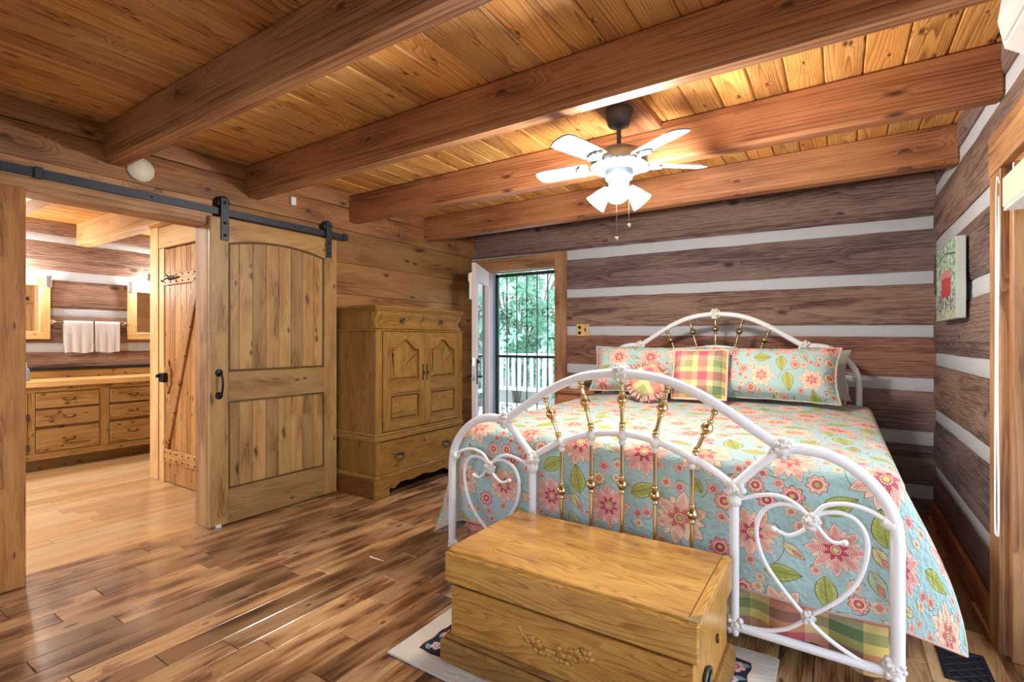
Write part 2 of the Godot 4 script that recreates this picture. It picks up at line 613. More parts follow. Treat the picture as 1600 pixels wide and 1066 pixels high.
# photograph print of a red covered bridge among trees
func bridge_print(W: int, H: int) -> ImageTexture:
	var r = RandomNumberGenerator.new()
	r.seed = 4
	start_print(W, H, rgb(176, 206, 186))
	for k in 900:
		var x = r.randi() % W
		var y = r.randi() % H
		var c = [rgb(120, 166, 130), rgb(190, 222, 204), rgb(96, 132, 104), rgb(206, 226, 220)][r.randi() % 4]
		if y > H * 0.66: c = [rgb(86, 84, 96), rgb(140, 136, 150), rgb(60, 62, 70), rgb(190, 186, 190)][r.randi() % 4]
		if y > H * 0.88: c = [rgb(170, 180, 150), rgb(206, 190, 170), rgb(150, 160, 130)][r.randi() % 3]
		for dy in range(-7, 8):
			for dx in range(-7, 8):
				if dx * dx + dy * dy < 46: px(clampi(x + dx, 0, W - 1), clampi(y + dy, 0, H - 1), c)
	for k in 7:
		var x = W * (0.05 + 0.14 * k) + r.randf_range(-8, 8)
		stroke([Vector2(x, 0), Vector2(x + r.randf_range(-10, 10), H * 0.45)], 2.0, rgb(70, 80, 70))
	for y in range(int(H * 0.33), int(H * 0.7)):
		for x in range(int(W * 0.3), int(W * 0.78)):
			var u = (x - W * 0.3) / (W * 0.48)
			var t = H * (0.34 + 0.06 * absf(u - 0.4))
			if y < t: continue
			var c = rgb(196, 62, 76)
			if y < t + H * 0.1: c = rgb(206, 128, 144)
			elif (x / 6) % 4 == 0: c = rgb(168, 48, 60)
			px(x, y, c)
	stroke([Vector2(0, H * 0.2), Vector2(W * 0.5, H * 0.12), Vector2(W, H * 0.2)], 2.5, rgb(64, 70, 66))
	return end_print()

func make_materials():
	var pine = {"light": rgb(222, 172, 102), "mid": rgb(200, 144, 76), "dark": rgb(146, 94, 48), "knot": rgb(70, 36, 18), "knots": 26, "knot_r": 7.0, "rings": 24.0, "warp": 9.0, "ring_strength": 0.85, "fiber": 0.35, "blotch": 0.4, "stretch": 12}
	M.t_ceil = wood(11, 1024, 512, pine)
	var beam = {"light": rgb(186, 132, 88), "mid": rgb(157, 103, 66), "dark": rgb(100, 61, 40), "knot": rgb(60, 34, 22), "knots": 4, "knot_r": 10.0, "rings": 18.0, "warp": 7.0, "ring_strength": 0.62, "fiber": 0.35, "blotch": 0.5, "stretch": 14}
	M.t_beam = wood(21, 1024, 512, beam)
	var oldlog = {"light": rgb(150, 128, 118), "mid": rgb(112, 91, 83), "dark": rgb(60, 47, 44), "knot": rgb(46, 34, 30), "knots": 5, "knot_r": 10.0, "rings": 26.0, "warp": 5.0, "ring_strength": 0.5, "fiber": 0.8, "blotch": 0.45, "stretch": 20, "blotch_stretch": 24, "check": 0.12}
	M.t_log = wood(31, 1024, 512, oldlog)
	var acacia = {"light": rgb(218, 178, 130), "mid": rgb(172, 124, 84), "dark": rgb(96, 62, 42), "knot": rgb(52, 32, 24), "knots": 5, "knot_r": 9.0, "rings": 12.0, "warp": 9.0, "ring_strength": 0.5, "fiber": 0.4, "blotch": 0.85, "stretch": 7}
	M.t_acacia = wood(41, 1024, 512, acacia)
	var knotty = {"light": rgb(208, 170, 110), "mid": rgb(182, 140, 84), "dark": rgb(128, 90, 50), "knot": rgb(84, 54, 32), "knots": 8, "knot_r": 10.0, "rings": 16.0, "warp": 8.0, "ring_strength": 0.45, "fiber": 0.35, "blotch": 0.6, "stretch": 9}
	M.t_knotty = wood(51, 1024, 512, knotty)
	var oak = {"light": rgb(202, 158, 82), "mid": rgb(178, 130, 60), "dark": rgb(126, 86, 38), "knots": 1, "knot_r": 6.0, "rings": 24.0, "warp": 7.0, "ring_strength": 0.62, "fiber": 0.6, "blotch": 0.32, "stretch": 11}
	M.t_oak = wood(61, 1024, 512, oak)
	var heart = {"light": rgb(238, 208, 158), "mid": rgb(224, 186, 128), "dark": rgb(184, 136, 84), "knot": rgb(110, 62, 34), "knots": 6, "knot_r": 6.0, "rings": 18.0, "warp": 7.0, "ring_strength": 0.5, "fiber": 0.3, "blotch": 0.4, "stretch": 12}
	M.t_heart = wood(71, 1024, 512, heart)
	M.b_scrape = relief(81, 512, 256, 64, 128, 0.05, 2)
	M.b_grain = relief(82, 512, 512, 24, 512, 0.2, 3)
	M.b_fine = relief(83, 512, 512, 512, 512, 0.06, 3)
	M.b_quilt = relief(84, 1024, 1024, 1024, 1024, 0.035, 2)
	M.floor = []
	for tint in [Color(0.85, 0.84, 0.82), Color(0.76, 0.72, 0.7), Color(0.95, 0.92, 0.87), Color(0.7, 0.65, 0.62), Color(0.88, 0.82, 0.76), Color(1.04, 1.01, 0.97)]:
		var m = wmat(M.t_acacia, 1.3, 0.55, tint, 0.3, M.b_scrape, 0.12)
		m.clearcoat_enabled = true
		m.clearcoat = 0.6
		m.clearcoat_roughness = 0.12
		M.floor.append(m)
	M.bfloor = []
	for tint in [Color(1, 1.02, 1.06), Color(0.94, 0.92, 0.92), Color(1.04, 1.06, 1.1), Color(1, 0.97, 0.93)]:
		var m = wmat(M.t_heart, 2.0, 0.5, tint, 0.3)
		m.clearcoat_enabled = true
		m.clearcoat = 0.35
		m.clearcoat_roughness = 0.15
		M.bfloor.append(m)
	M.ceil = []
	for tint in [Color(1, 1, 1), Color(0.93, 0.9, 0.88), Color(1.04, 1.02, 0.98), Color(0.97, 0.93, 0.86), Color(1.06, 1.0, 0.92)]:
		M.ceil.append(wmat(M.t_ceil, 1.8, 0.62, tint, 0.5))
	M.beam = wmat(M.t_beam, 2.2, 0.7, Color(1, 1, 1), 0.55, M.b_grain, 0.12)
	M.beam_shade_brown = wmat(M.t_beam, 2.2, 0.7, Color(0.96, 0.9, 0.87), 0.55, M.b_grain, 0.12)  # shade on the far beams put into the tint; also the baseboard brown
	M.beam_pale = wmat(M.t_heart, 2.2, 0.9, Color(0.95, 0.9, 0.85), 0.6)
	M.sill = wmat(M.t_beam, 1.8, 0.8, Color(0.9, 0.88, 0.82), 0.6, M.b_grain, 0.12)
	M.board = []
	for tint in [Color(0.82, 0.74, 0.68), Color(0.75, 0.68, 0.62), Color(0.86, 0.77, 0.69)]:
		M.board.append(wmat(M.t_knotty, 2.4, 0.9, tint, 0.6))
	M.log = []
	for tint in [Color(1.0, 0.97, 0.98), Color(1.06, 1.0, 0.98), Color(0.93, 0.92, 0.95), Color(1.1, 0.92, 0.86)]:
		M.log.append(wmat(M.t_log, 2.0, 0.9, tint, 0.8, M.b_grain, 0.5))
	M.rlog = []
	for tint in [Color(0.96, 0.95, 0.97), Color(1.04, 1.0, 0.98), Color(0.9, 0.9, 0.94)]:
		M.rlog.append(wmat(M.t_log, 1.8, 0.9, tint, 0.8, M.b_grain, 0.5))
	M.lit_blog = []  # log wood again, with the brightness of the bathroom lamps put into the tints
	for tint in [Color(1.16, 1.08, 1.0), Color(1.1, 1.02, 0.95)]:
		M.lit_blog.append(wmat(M.t_log, 2.0, 0.9, tint, 0.8, M.b_grain, 0.4))
	M.chink = mat(rgb(194, 198, 206), 0.9)
	M.chink.heightmap_enabled = true
	M.chink.heightmap_texture = M.b_fine
	M.chink.heightmap_scale = 0.2
	M.casing = wmat(M.t_beam, 1.6, 0.7, Color(1.06, 1.12, 1.12), 0.5, M.b_grain, 0.1)
	M.porch_case = wmat(M.t_beam, 1.6, 0.7, Color(1.0, 1.04, 1.08), 0.55)
	M.casing_red = wmat(M.t_beam, 1.6, 0.7, Color(1.04, 0.98, 0.94), 0.5)
	M.post = wmat(M.t_knotty, 1.2, 0.3, Color(1.0, 0.86, 0.76), 0.5, M.b_grain, 0.25)
	M.barn = []
	for tint in [Color(0.88, 0.86, 0.84), Color(0.8, 0.78, 0.75), Color(0.93, 0.91, 0.88)]:
		M.barn.append(wmat(M.t_knotty, 1.3, 0.6, tint, 0.42, M.b_grain, 0.05))
	M.barn_line = wmat(M.t_knotty, 1.3, 0.6, Color(0.52, 0.48, 0.44), 0.5)
	M.oak = wmat(M.t_oak, 1.1, 0.5, Color(0.84, 0.82, 0.77), 0.38)
	M.oak_shade_glaze = wmat(M.t_oak, 1.3, 0.6, Color(0.8, 0.75, 0.69), 0.42)  # oak darkened: shade of the armoire sides put into the tint, plus moulding glaze
	M.oak_chest = wmat(M.t_oak, 0.9, 0.42, Color(1.07, 1.03, 0.94), 0.28)
	M.oak_chest.clearcoat_enabled = true
	M.oak_chest.clearcoat = 0.3
	M.oak_chest.clearcoat_roughness = 0.2
	M.oak_body_shade = wmat(M.t_oak, 0.9, 0.42, Color(1.03, 0.98, 0.89), 0.33)  # chest oak a little darker, shade below the lid put into the tint
	M.oak_dark = wmat(M.t_oak, 0.9, 0.42, Color(0.66, 0.52, 0.44), 0.5)
	M.zdoor = []
	for tint in [Color(0.98, 0.84, 0.72), Color(0.92, 0.78, 0.66), Color(1.02, 0.88, 0.76)]:
		M.zdoor.append(wmat(M.t_ceil, 1.6, 0.6, tint * Color(0.96, 1.1, 1.3), 0.45))
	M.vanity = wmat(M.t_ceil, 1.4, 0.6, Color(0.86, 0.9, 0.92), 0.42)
	M.vanity_shade = wmat(M.t_ceil, 1.4, 0.6, Color(0.78, 0.8, 0.82), 0.45)  # darker copy of the vanity pine, shade put into the tint
	M.counter = wmat(M.t_heart, 1.8, 0.6, Color(1.04, 1.0, 0.92), 0.3)
	M.mirror_frame = wmat(M.t_heart, 1.6, 0.5, Color(1.02, 0.98, 0.92), 0.5)
	M.white = mat(rgb(236, 236, 238), 0.38)
	M.ivory = mat(rgb(232, 228, 214), 0.45)
	M.iron_white = mat(rgb(232, 232, 236), 0.3)
	M.cast_white = mat(rgb(232, 229, 224), 0.4)
	M.cast_white.heightmap_enabled = true
	M.cast_white.heightmap_texture = M.b_fine
	M.cast_white.heightmap_scale = 0.08
	M.cast_white.uv1_scale = Vector3(3, 3, 3)
	M.brass = mat(rgb(216, 198, 154), 0.2, 1.0)
	M.old_brass = mat(rgb(120, 100, 70), 0.35, 1.0)
	M.chrome = mat(rgb(216, 218, 222), 0.12, 1.0)
	M.pewter = mat(rgb(96, 92, 88), 0.4, 0.9)
	M.tag_metal = mat(rgb(172, 174, 180), 0.4, 0.8)
	M.black_iron = mat(rgb(28, 28, 32), 0.45, 0.3)
	M.rail_black = mat(rgb(58, 66, 80), 0.42, 0.3)
	M.dark = mat(rgb(22, 20, 20), 0.6)
	M.door_white = mat(rgb(216, 208, 206), 0.45)
	M.frame_blue = mat(rgb(150, 164, 174), 0.5)
	M.door_reflect_red = mat(rgb(196, 118, 124), 0.45)  # reflected red on the hinge stile, put into its colour
	M.gate = mat(rgb(44, 58, 58), 0.5, 0.2)
	M.pane = mat(Color(0.9, 0.97, 0.95, 0.1), 0.02)
	M.pane.transparency = BaseMaterial3D.TRANSPARENCY_ALPHA
	M.mirror = mat(rgb(236, 238, 240), 0.03, 1.0)
	M.t_floral = floral_print(7, 1400)
	M.quilt = wmat(M.t_floral, 1.22, 1.22, Color(1, 1, 1), 0.85, M.b_quilt, 0.45)
	M.quilt.rim_enabled = true
	M.quilt.rim = 0.2
	M.sham = wmat(M.t_floral, 1.0, 1.0, Color(1, 1, 1), 0.85, M.b_quilt, 0.3)
	M.t_plaid = plaid_print(256)
	M.plaid = wmat(M.t_plaid, 0.4, 0.4, Color(1, 1, 1), 0.8)
	M.plaid_skirt = wmat(M.t_plaid, 0.8, 0.5, Color(1, 1, 1), 0.85)
	M.fringe = mat(rgb(196, 160, 148), 0.9)
	M.cord_trim = mat(rgb(214, 186, 170), 0.85)
	M.grey_cloth = mat(rgb(176, 168, 158), 0.9)
	M.mattress = mat(rgb(220, 220, 216), 0.9)
	M.towel = mat(rgb(236, 236, 242), 0.95)
	M.towel.heightmap_enabled = true
	M.towel.heightmap_texture = M.b_fine
	M.towel.heightmap_scale = 0.4
	M.towel.uv1_scale = Vector3(8, 8, 8)
	M.rug = wmat(rug_print(1370, 835), 1.37, 0.835, Color(1, 1, 1), 0.95, M.b_fine, 0.3)
	M.rug_edge = mat(rgb(196, 190, 180), 0.95)
	M.print = wmat(bridge_print(400, 300), 1.0, 1.0)
	M.canvas = mat(rgb(196, 206, 204), 0.7)
	M.shade_white = mat(rgb(226, 220, 200), 0.6)
	M.fan_grey = mat(rgb(74, 82, 94), 0.4, 0.4)
	M.fan_silver = mat(rgb(160, 168, 172), 0.3, 0.6)
	M.blade = mat(rgb(150, 162, 166), 0.45)
	M.glass_glow = mat(rgb(255, 250, 225), 0.3)
	M.glass_glow.emission_enabled = true
	M.glass_glow.emission = rgb(255, 247, 214)
	M.glass_glow.emission_energy_multiplier = 1.0
	M.bulb_glow = mat(rgb(255, 255, 250), 0.3)
	M.bulb_glow.emission_enabled = true
	M.bulb_glow.emission = rgb(255, 252, 240)
	M.bulb_glow.emission_energy_multiplier = 6.0
	M.vent = mat(rgb(40, 42, 52), 0.5, 0.5)
	M.deck = mat(rgb(206, 212, 212), 0.8)
	M.porch_white = mat(rgb(206, 226, 224), 0.7)
	M.leaf = []
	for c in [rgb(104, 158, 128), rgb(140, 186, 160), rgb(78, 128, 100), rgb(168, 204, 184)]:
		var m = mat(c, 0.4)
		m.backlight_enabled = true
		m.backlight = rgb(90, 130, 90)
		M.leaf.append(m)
	M.stem = mat(rgb(120, 110, 100), 0.9)
	M.hill = mat(rgb(150, 150, 140), 0.95)
	M.plate_wood = wmat(M.t_heart, 0.6, 0.3, Color(1, 0.95, 0.85), 0.5)

const LEFT := Transform3D(Basis(Vector3(0, 0, -1), Vector3(0, 1, 0), Vector3(1, 0, 0)), Vector3.ZERO)
const WL := -3.70
const WB := -4.80
const WR := 0.59
const WF := 1.60
const CEIL := 2.60
const BATH := -7.10

func mb(t := Transform3D.IDENTITY) -> MB:
	var m = MB.new()
	m.t = t
	return m

func box_part(parent, called, mat_, x0, x1, y0, y1, z0, z1, b := 0.004, g := 0, label := ""):
	var m = mb()
	m.bx(x0, x1, y0, y1, z0, z1, b, g, ro())
	return part(parent, called, m, mat_, label)

# hewn log in a local frame: x along, y up, z out of the wall; heights at both ends
func hewn(t: Transform3D, x0: float, x1: float, ya0: float, ya1: float, yb0: float, yb1: float, zf: float, depth: float, seed_: int) -> MB:
	var m = mb(t)
	var f = FastNoiseLite.new()
	f.seed = seed_
	f.frequency = 1.3
	var nx = maxi(2, int((x1 - x0) / 0.16))
	var ny = 5
	var off = Vector2(seed_ * 0.731, seed_ * 0.377)
	var P = []
	var U = []
	for i in nx + 1:
		var s = float(i) / nx
		var x = lerpf(x0, x1, s)
		var lo = lerpf(ya0, yb0, s) + 0.006 * f.get_noise_2d(x * 2.0, 3.0)
		var hi = lerpf(ya1, yb1, s) + 0.006 * f.get_noise_2d(x * 2.0, 9.0)
		var row = []
		var ur = []
		for j in ny + 1:
			var q = float(j) / ny
			var y = lerpf(lo, hi, q)
			var edge = 0.008 * pow(absf(q * 2.0 - 1.0), 6.0)
			row.append(Vector3(x, y, zf - edge + 0.004 * f.get_noise_2d(x * 1.5, y * 5.0)))
			ur.append(Vector2(x, y) + off)
		P.append(row)
		U.append(ur)
	m.grid(P, U)
	for e in [0, ny]:
		var P2 = []
		var U2 = []
		for i in nx + 1:
			var p = P[i][e]
			P2.append([p, Vector3(p.x, p.y, zf - depth)])
			U2.append([U[i][e], U[i][e] + Vector2(0, depth)])
		m.grid(P2, U2, 1.0 if e == 0 else -1.0)
	for e in [0, nx]:
		var a = P[e][0]
		var b = P[e][ny]
		var nn = Vector3(-1 if e == 0 else 1, 0, 0)
		m.quad(a, b, Vector3(b.x, b.y, zf - depth), Vector3(a.x, a.y, zf - depth), nn, Vector2(0, 0), Vector2(0, 0.3), Vector2(0.1, 0.3), Vector2(0.1, 0))
	var a = P[0][0]
	var b = P[nx][ny]
	m.quad(Vector3(x0, a.y, zf - depth), Vector3(x1, P[nx][0].y, zf - depth), Vector3(x1, b.y, zf - depth), Vector3(x0, P[0][ny].y, zf - depth), Vector3(0, 0, -1), Vector2(0, 0), Vector2(1, 0), Vector2(1, .3), Vector2(0, .3))
	return m

func build_floor():
	var fl = structure("floor", "brown hand-scraped hardwood plank floor")
	box_part(fl, "subfloor", M.dark, WL - 0.1, WR + 0.2, -0.14, -0.021, WB - 0.2, WF + 0.2, 0.0)
	var w = 0.1275
	var x = WL - 0.08
	var k = 0
	while x < WR + 0.03:
		var z = WF - 0.02 - rr(0.0, 0.5)
		var first = true
		while z > WB - 0.02:
			var L = rr(0.5, 1.35)
			var z1 = maxf(z - L, WB - 0.03)
			var z0 = WF + 0.02 if first else z
			first = false
			var m = mb()
			m.bx(x + 0.0006, x + w - 0.0006, -0.022, rr(-0.0012, 0.0), z1 + 0.0006, z0 - 0.0006, 0.0028, 2, ro())
			part(fl, "plank", m, M.floor[rng.randi() % M.floor.size()])
			z = z1
			k += 1
		x += w
	var fb = structure("floor", "pale yellow pine plank floor of the bathroom")
	box_part(fb, "subfloor", M.dark, BATH - 0.2, WL - 0.1, -0.14, -0.021, WB - 0.2, WF + 0.2, 0.0)
	x = WL - 0.08
	while x > BATH - 0.05:
		var ww = rr(0.12, 0.16)
		var cuts = [0.75, -0.6 - rr(0.0, 1.0), -2.0 - rr(0.0, 1.2), -4.05]
		for i in 3:
			var m = mb()
			m.bx(x - ww + 0.0006, x - 0.0006, -0.022, 0.0, cuts[i + 1] + 0.0006, cuts[i] - 0.0006, 0.0018, 2, ro())
			part(fb, "plank", m, M.bfloor[rng.randi() % M.bfloor.size()])
		x -= ww

func build_ceiling():
	var ce = structure("ceiling", "golden pine plank ceiling carried on brown timber beams")
	box_part(ce, "deck_above", M.dark, BATH - 0.2, WR + 0.2, CEIL + 0.025, CEIL + 0.15, WB - 0.2, WF + 0.2, 0.0)
	var w = 0.1575
	var k0 = -41
	for k in 51:
		var x = -0.846 + (k0 + k) * w
		var x1 = minf(x + w, WR + 0.02)
		if x1 - x < 0.02 or x > WR: continue
		var zs = [WF + 0.02]
		for b in [-0.34, -1.24, -2.1, -3.02, -3.99]:
			if rng.randf() < 0.34: zs.append(b)
		zs.append(WB - 0.03)
		for i in zs.size() - 1:
			var m = mb()
			m.bx(x + 0.0014, x1 - 0.0014, CEIL - rr(0.0, 0.0025), CEIL + 0.024, zs[i + 1] + 0.0008, zs[i] - 0.0008, 0.007, 2, ro())
			part(ce, "plank", m, M.ceil[rng.randi() % M.ceil.size()])
	# beams: [far z, near z]
	var bz = [[-0.42, -0.31], [-1.295, -1.185], [-2.145, -2.045], [-3.08, -2.97], [-4.055, -3.935]]
	for i in bz.size():
		var m = mb()
		m.bx(WL - 0.06, WR + 0.02, 2.36, CEIL + 0.004, bz[i][0], bz[i][1], 0.017, 0, ro())
		part(ce, "beam", m, M.beam_shade_brown if i >= 3 else M.beam)
	var m = mb()
	m.bx(WL - 0.06, WR + 0.02, 2.36, CEIL + 0.004, 0.52, 0.63, 0.012, 0, ro())
	part(ce, "beam", m, M.beam)
	for i in [1, 2]:
		m = mb()
		m.bx(BATH - 0.02, -3.835, 2.36, CEIL + 0.004, bz[i][0] - 0.03, bz[i][1] - 0.0, 0.008, 0, ro())
		part(ce, "beam", m, M.beam_pale, "pale beam over the bathroom")
	# block between two beams that carries the fan
	m = mb()
	m.bx(-1.115, -0.875, 2.555, CEIL + 0.002, -2.97, -2.145, 0.006, 2, ro())
	part(ce, "fan_block", m, M.beam)

func build_left_wall():
	var w = structure("wall_left", "brown plank partition with a doorway to the bathroom")
	var c = M.board[1]
	for q in [[WF + 0.1, -0.83, 0.0, CEIL + 0.02], [-0.83, -1.79, 2.15, CEIL + 0.02], [-1.79, WB - 0.1, 0.0, CEIL + 0.02]]:
		box_part(w, "wall_core", c, -3.83, WL - 0.016, q[2], q[3], q[1], q[0], 0.0, 2)
	# wide boards right of the doorway
	var ys = [0.0, 0.3, 0.61, 0.9, 1.2, 1.46, 1.72, 2.0, 2.315]
	for i in ys.size() - 1:
		var m = mb()
		m.bx(WL - 0.016, WL, ys[i] + 0.001, ys[i + 1] - 0.001, WB - 0.02, -1.80, 0.003, 2, ro())
		part(w, "board", m, M.board[i % 3])
		m = mb()
		m.bx(WL - 0.016, WL, ys[i] + 0.001, ys[i + 1] - 0.001, -0.60, WF, 0.003, 2, ro())
		part(w, "board", m, M.board[i % 3])
	# two hewn timbers above
	var t = LEFT
	part(w, "log", hewn(t, -WF, 4.8, 2.285, 2.478, 2.29, 2.484, -3.665, 0.05, 5), M.sill)
	part(w, "log", hewn(t, -WF, 4.8, 2.484, 2.605, 2.49, 2.605, -3.668, 0.05, 8), M.sill)
	# doorway trim
	var tr = structure("trim_1", "rough pine casing round the bathroom doorway")
	box_part(tr, "post", M.post, -3.83, -3.61, 0.0, 2.11, -0.83, -0.56, 0.004, 1)
	box_part(tr, "jamb", M.casing, -3.835, -3.668, 0.0, 2.105, -1.80, -1.768, 0.004, 1)
	box_part(tr, "header", M.casing, -3.84, -3.655, 2.105, 2.282, -1.80, -0.5, 0.005, 2)

func build_back_wall():
	var w = structure("wall_back", "hewn log wall with pale chinking between the logs")
	# chinking edges at the left (x = -2.67) and right (x = .654) ends, top of each band first
	var L = [[2.265, 2.157], [1.848, 1.76], [1.457, 1.362], [1.066, 0.965], [0.66, 0.56], [0.26, 0.155]]
	var R = [[2.227, 2.135], [1.823, 1.727], [1.42, 1.331], [1.023, 0.925], [0.625, 0.521], [0.224, 0.124]]
	var at = func(a, b, x): return lerpf(a, b, (x + 2.423) / (0.593 + 2.423))
	var tops_l = [2.62]
	var tops_r = [2.62]
	var spans = [[-3.9, -3.50], [-2.52, WR + 0.16]]
	for i in 7:
		var hiL = 2.62 if i == 0 else L[i - 1][1]
		var hiR = 2.62 if i == 0 else R[i - 1][1]
		var loL = 0.0 if i == 6 else L[i][0]
		var loR = 0.0 if i == 6 else R[i][0]
		for s in ([[-3.9, WR + 0.16]] if i == 0 else spans):
			part(w, "log", hewn(Transform3D.IDENTITY, s[0], s[1], at.call(loL, loR, s[0]), at.call(hiL, hiR, s[0]), at.call(loL, loR, s[1]), at.call(hiL, hiR, s[1]), WB, 0.16, 100 + i * 7 + int(s[0] * 3)), M.log[[0, 2, 1, 3, 0, 2, 1][i]])
		if i < 6:
			for s in ([[-3.9, WR + 0.16]] if i == 0 else spans):
				var a0 = at.call(L[i][1], R[i][1], s[0])
				var a1 = at.call(L[i][0], R[i][0], s[0])
				var b0 = at.call(L[i][1], R[i][1], s[1])
				var b1 = at.call(L[i][0], R[i][0], s[1])
				part(w, "chinking", hewn(Transform3D.IDENTITY, s[0], s[1], a0 - 0.012, a1 + 0.012, b0 - 0.012, b1 + 0.012, WB - 0.014, 0.13, 300 + i), M.chink)
	# doorway trim
	var tr = structure("trim_2", "reddish board casing round the porch doorway")
	box_part(tr, "casing", M.porch_case, -2.56, -2.423, 0.0, 2.256, WB - 0.01, WB + 0.024, 0.003, 1)
	box_part(tr, "casing", M.porch_case, -3.56, -3.43, 0.0, 2.105, WB - 0.01, WB + 0.024, 0.003, 1)
	box_part(tr, "head_casing", M.porch_case, -3.66, -2.56, 2.105, 2.256, WB - 0.01, WB + 0.024, 0.003, 0)
	box_part(tr, "jamb", M.porch_case, -2.56, -2.52, 0.0, 2.105, WB - 0.17, WB - 0.0, 0.003, 1)
	box_part(tr, "jamb", M.frame_blue, -3.50, -3.44, 0.0, 2.105, WB - 0.17, WB - 0.0, 0.003, 1)
	box_part(tr, "jamb_head", M.porch_case, -3.50, -2.52, 2.105, 2.16, WB - 0.17, WB - 0.0, 0.003, 0)
	box_part(tr, "sill", M.pewter, -3.50, -2.52, -0.03, 0.012, WB - 0.2, WB + 0.02, 0.003, 0)

func build_right_wall():
	var w = structure("wall_right", "grey-brown hewn log wall with pale chinking and a glass door")
	var t = Transform3D(Basis(Vector3(0, 0, 1), Vector3(0, 1, 0), Vector3(-1, 0, 0)), Vector3.ZERO)  # x along +z, z out = -x
	var ch = [[2.35, 2.45], [1.94, 2.04], [1.53, 1.63], [1.12, 1.215], [0.71, 0.8], [0.30, 0.39]]
	var ya = -4.95
	var spans_low = [[ya, -2.98], [-0.72, WF + 0.15]]
	var hi = 2.62
	for i in 7:
		var lo = 0.0 if i == 6 else ch[i][1]
		var full = lo >= 2.04
		for s in ([[ya, WF + 0.15]] if full else spans_low):
			part(w, "log", hewn(t, s[0], s[1], lo, hi, lo, hi, -WR, 0.16, 200 + i * 5 + int(s[0])), M.rlog[i % 3])
		if i < 6:
			for s in ([[ya, WF + 0.15]] if ch[i][0] >= 2.1 else spans_low):
				part(w, "chinking", hewn(t, s[0], s[1], ch[i][0] - 0.012, ch[i][1] + 0.012, ch[i][0] - 0.012, ch[i][1] + 0.012, -WR - 0.014, 0.13, 400 + i), M.chink)
			hi = ch[i][0]
	# header above the glass door
	part(w, "log", hewn(t, -2.98, -0.72, 2.03, 2.05, 2.03, 2.05, -WR - 0.01, 0.14, 290), M.rlog[0])
	var bb = structure("baseboard_right", "brown board along the foot of the right log wall")
	box_part(bb, "board", M.beam_shade_brown, WR - 0.022, WR + 0.005, 0.0, 0.125, WB + 0.002, -3.012, 0.004, 2)
	var tr = structure("trim_3", "golden pine casing round the glass door")
	box_part(tr, "casing", M.casing, WR - 0.03, WR + 0.01, 0.0, 2.02, -3.01, -2.845, 0.004, 1)
	box_part(tr, "casing", M.casing, WR - 0.03, WR + 0.01, 0.0, 2.02, -0.85, -0.69, 0.004, 1)
	box_part(tr, "head_casing", M.casing, WR - 0.035, WR + 0.01, 2.02, 2.19, -3.01, -0.69, 0.004, 2)
	box_part(tr, "jamb", M.casing, WR + 0.0, WR + 0.16, 0.0, 2.02, -2.98, -2.80, 0.004, 1)
	box_part(tr, "jamb", M.casing, WR + 0.0, WR + 0.16, 0.0, 2.02, -0.88, -0.72, 0.004, 1)
	box_part(tr, "jamb_head", M.casing, WR + 0.0, WR + 0.16, 1.98, 2.04, -2.98, -0.72, 0.004, 2)
	var d = structure("door_2", "white framed sliding glass door in the right wall")
	for q in [[-2.80, -2.70], [-1.89, -1.79], [-0.98, -0.88]]:
		box_part(d, "stile", M.ivory, WR + 0.07, WR + 0.12, 0.03, 1.98, q[0], q[1], 0.004, 1)
	for q in [[0.0, 0.14], [1.88, 1.98]]:
		box_part(d, "rail", M.ivory, WR + 0.07, WR + 0.12, q[0], q[1], -2.80, -0.88, 0.004, 2)
	box_part(d, "pane", M.pane, WR + 0.093, WR + 0.097, 0.13, 1.89, -2.71, -1.88, 0.0)
	box_part(d, "pane", M.pane, WR + 0.093, WR + 0.097, 0.13, 1.89, -1.80, -0.97, 0.0)

func build_front_wall():
	# behind the camera: log wall with two unseen windows added to brighten the room
	var w = structure("wall_front", "log wall behind the viewer with two added windows")
	var c = M.log[1]
	for q in [[-3.9, -3.3, 0.0, 2.62], [-1.6, -1.35, 0.0, 2.62], [0.35, WR + 0.16, 0.0, 2.62], [-3.3, -1.6, 0.0, 0.6], [-3.3, -1.6, 2.2, 2.62], [-1.35, 0.35, 0.0, 0.6], [-1.35, 0.35, 2.2, 2.62]]:
		box_part(w, "wall_core", c, q[0], q[1], q[2], q[3], WF, WF + 0.16, 0.0, 0)
	var k = 1
	for q in [[-3.3, -1.6], [-1.35, 0.35]]:
		var n = structure("added_window_%d" % k, "unseen wood framed opening with glass behind the viewer, added for daylight")
		k += 1
		for e in [q[0], q[1] - 0.05]: box_part(n, "frame", M.casing, e, e + 0.05, 0.6, 2.2, WF + 0.03, WF + 0.1, 0.003, 1)
		for e in [0.6, 2.15, 1.38]: box_part(n, "frame", M.casing, q[0], q[1], e, e + 0.05, WF + 0.035, WF + 0.095, 0.003, 0)
		box_part(n, "pane", M.pane, q[0] + 0.04, q[1] - 0.04, 0.64, 2.16, WF + 0.063, WF + 0.067, 0.0)

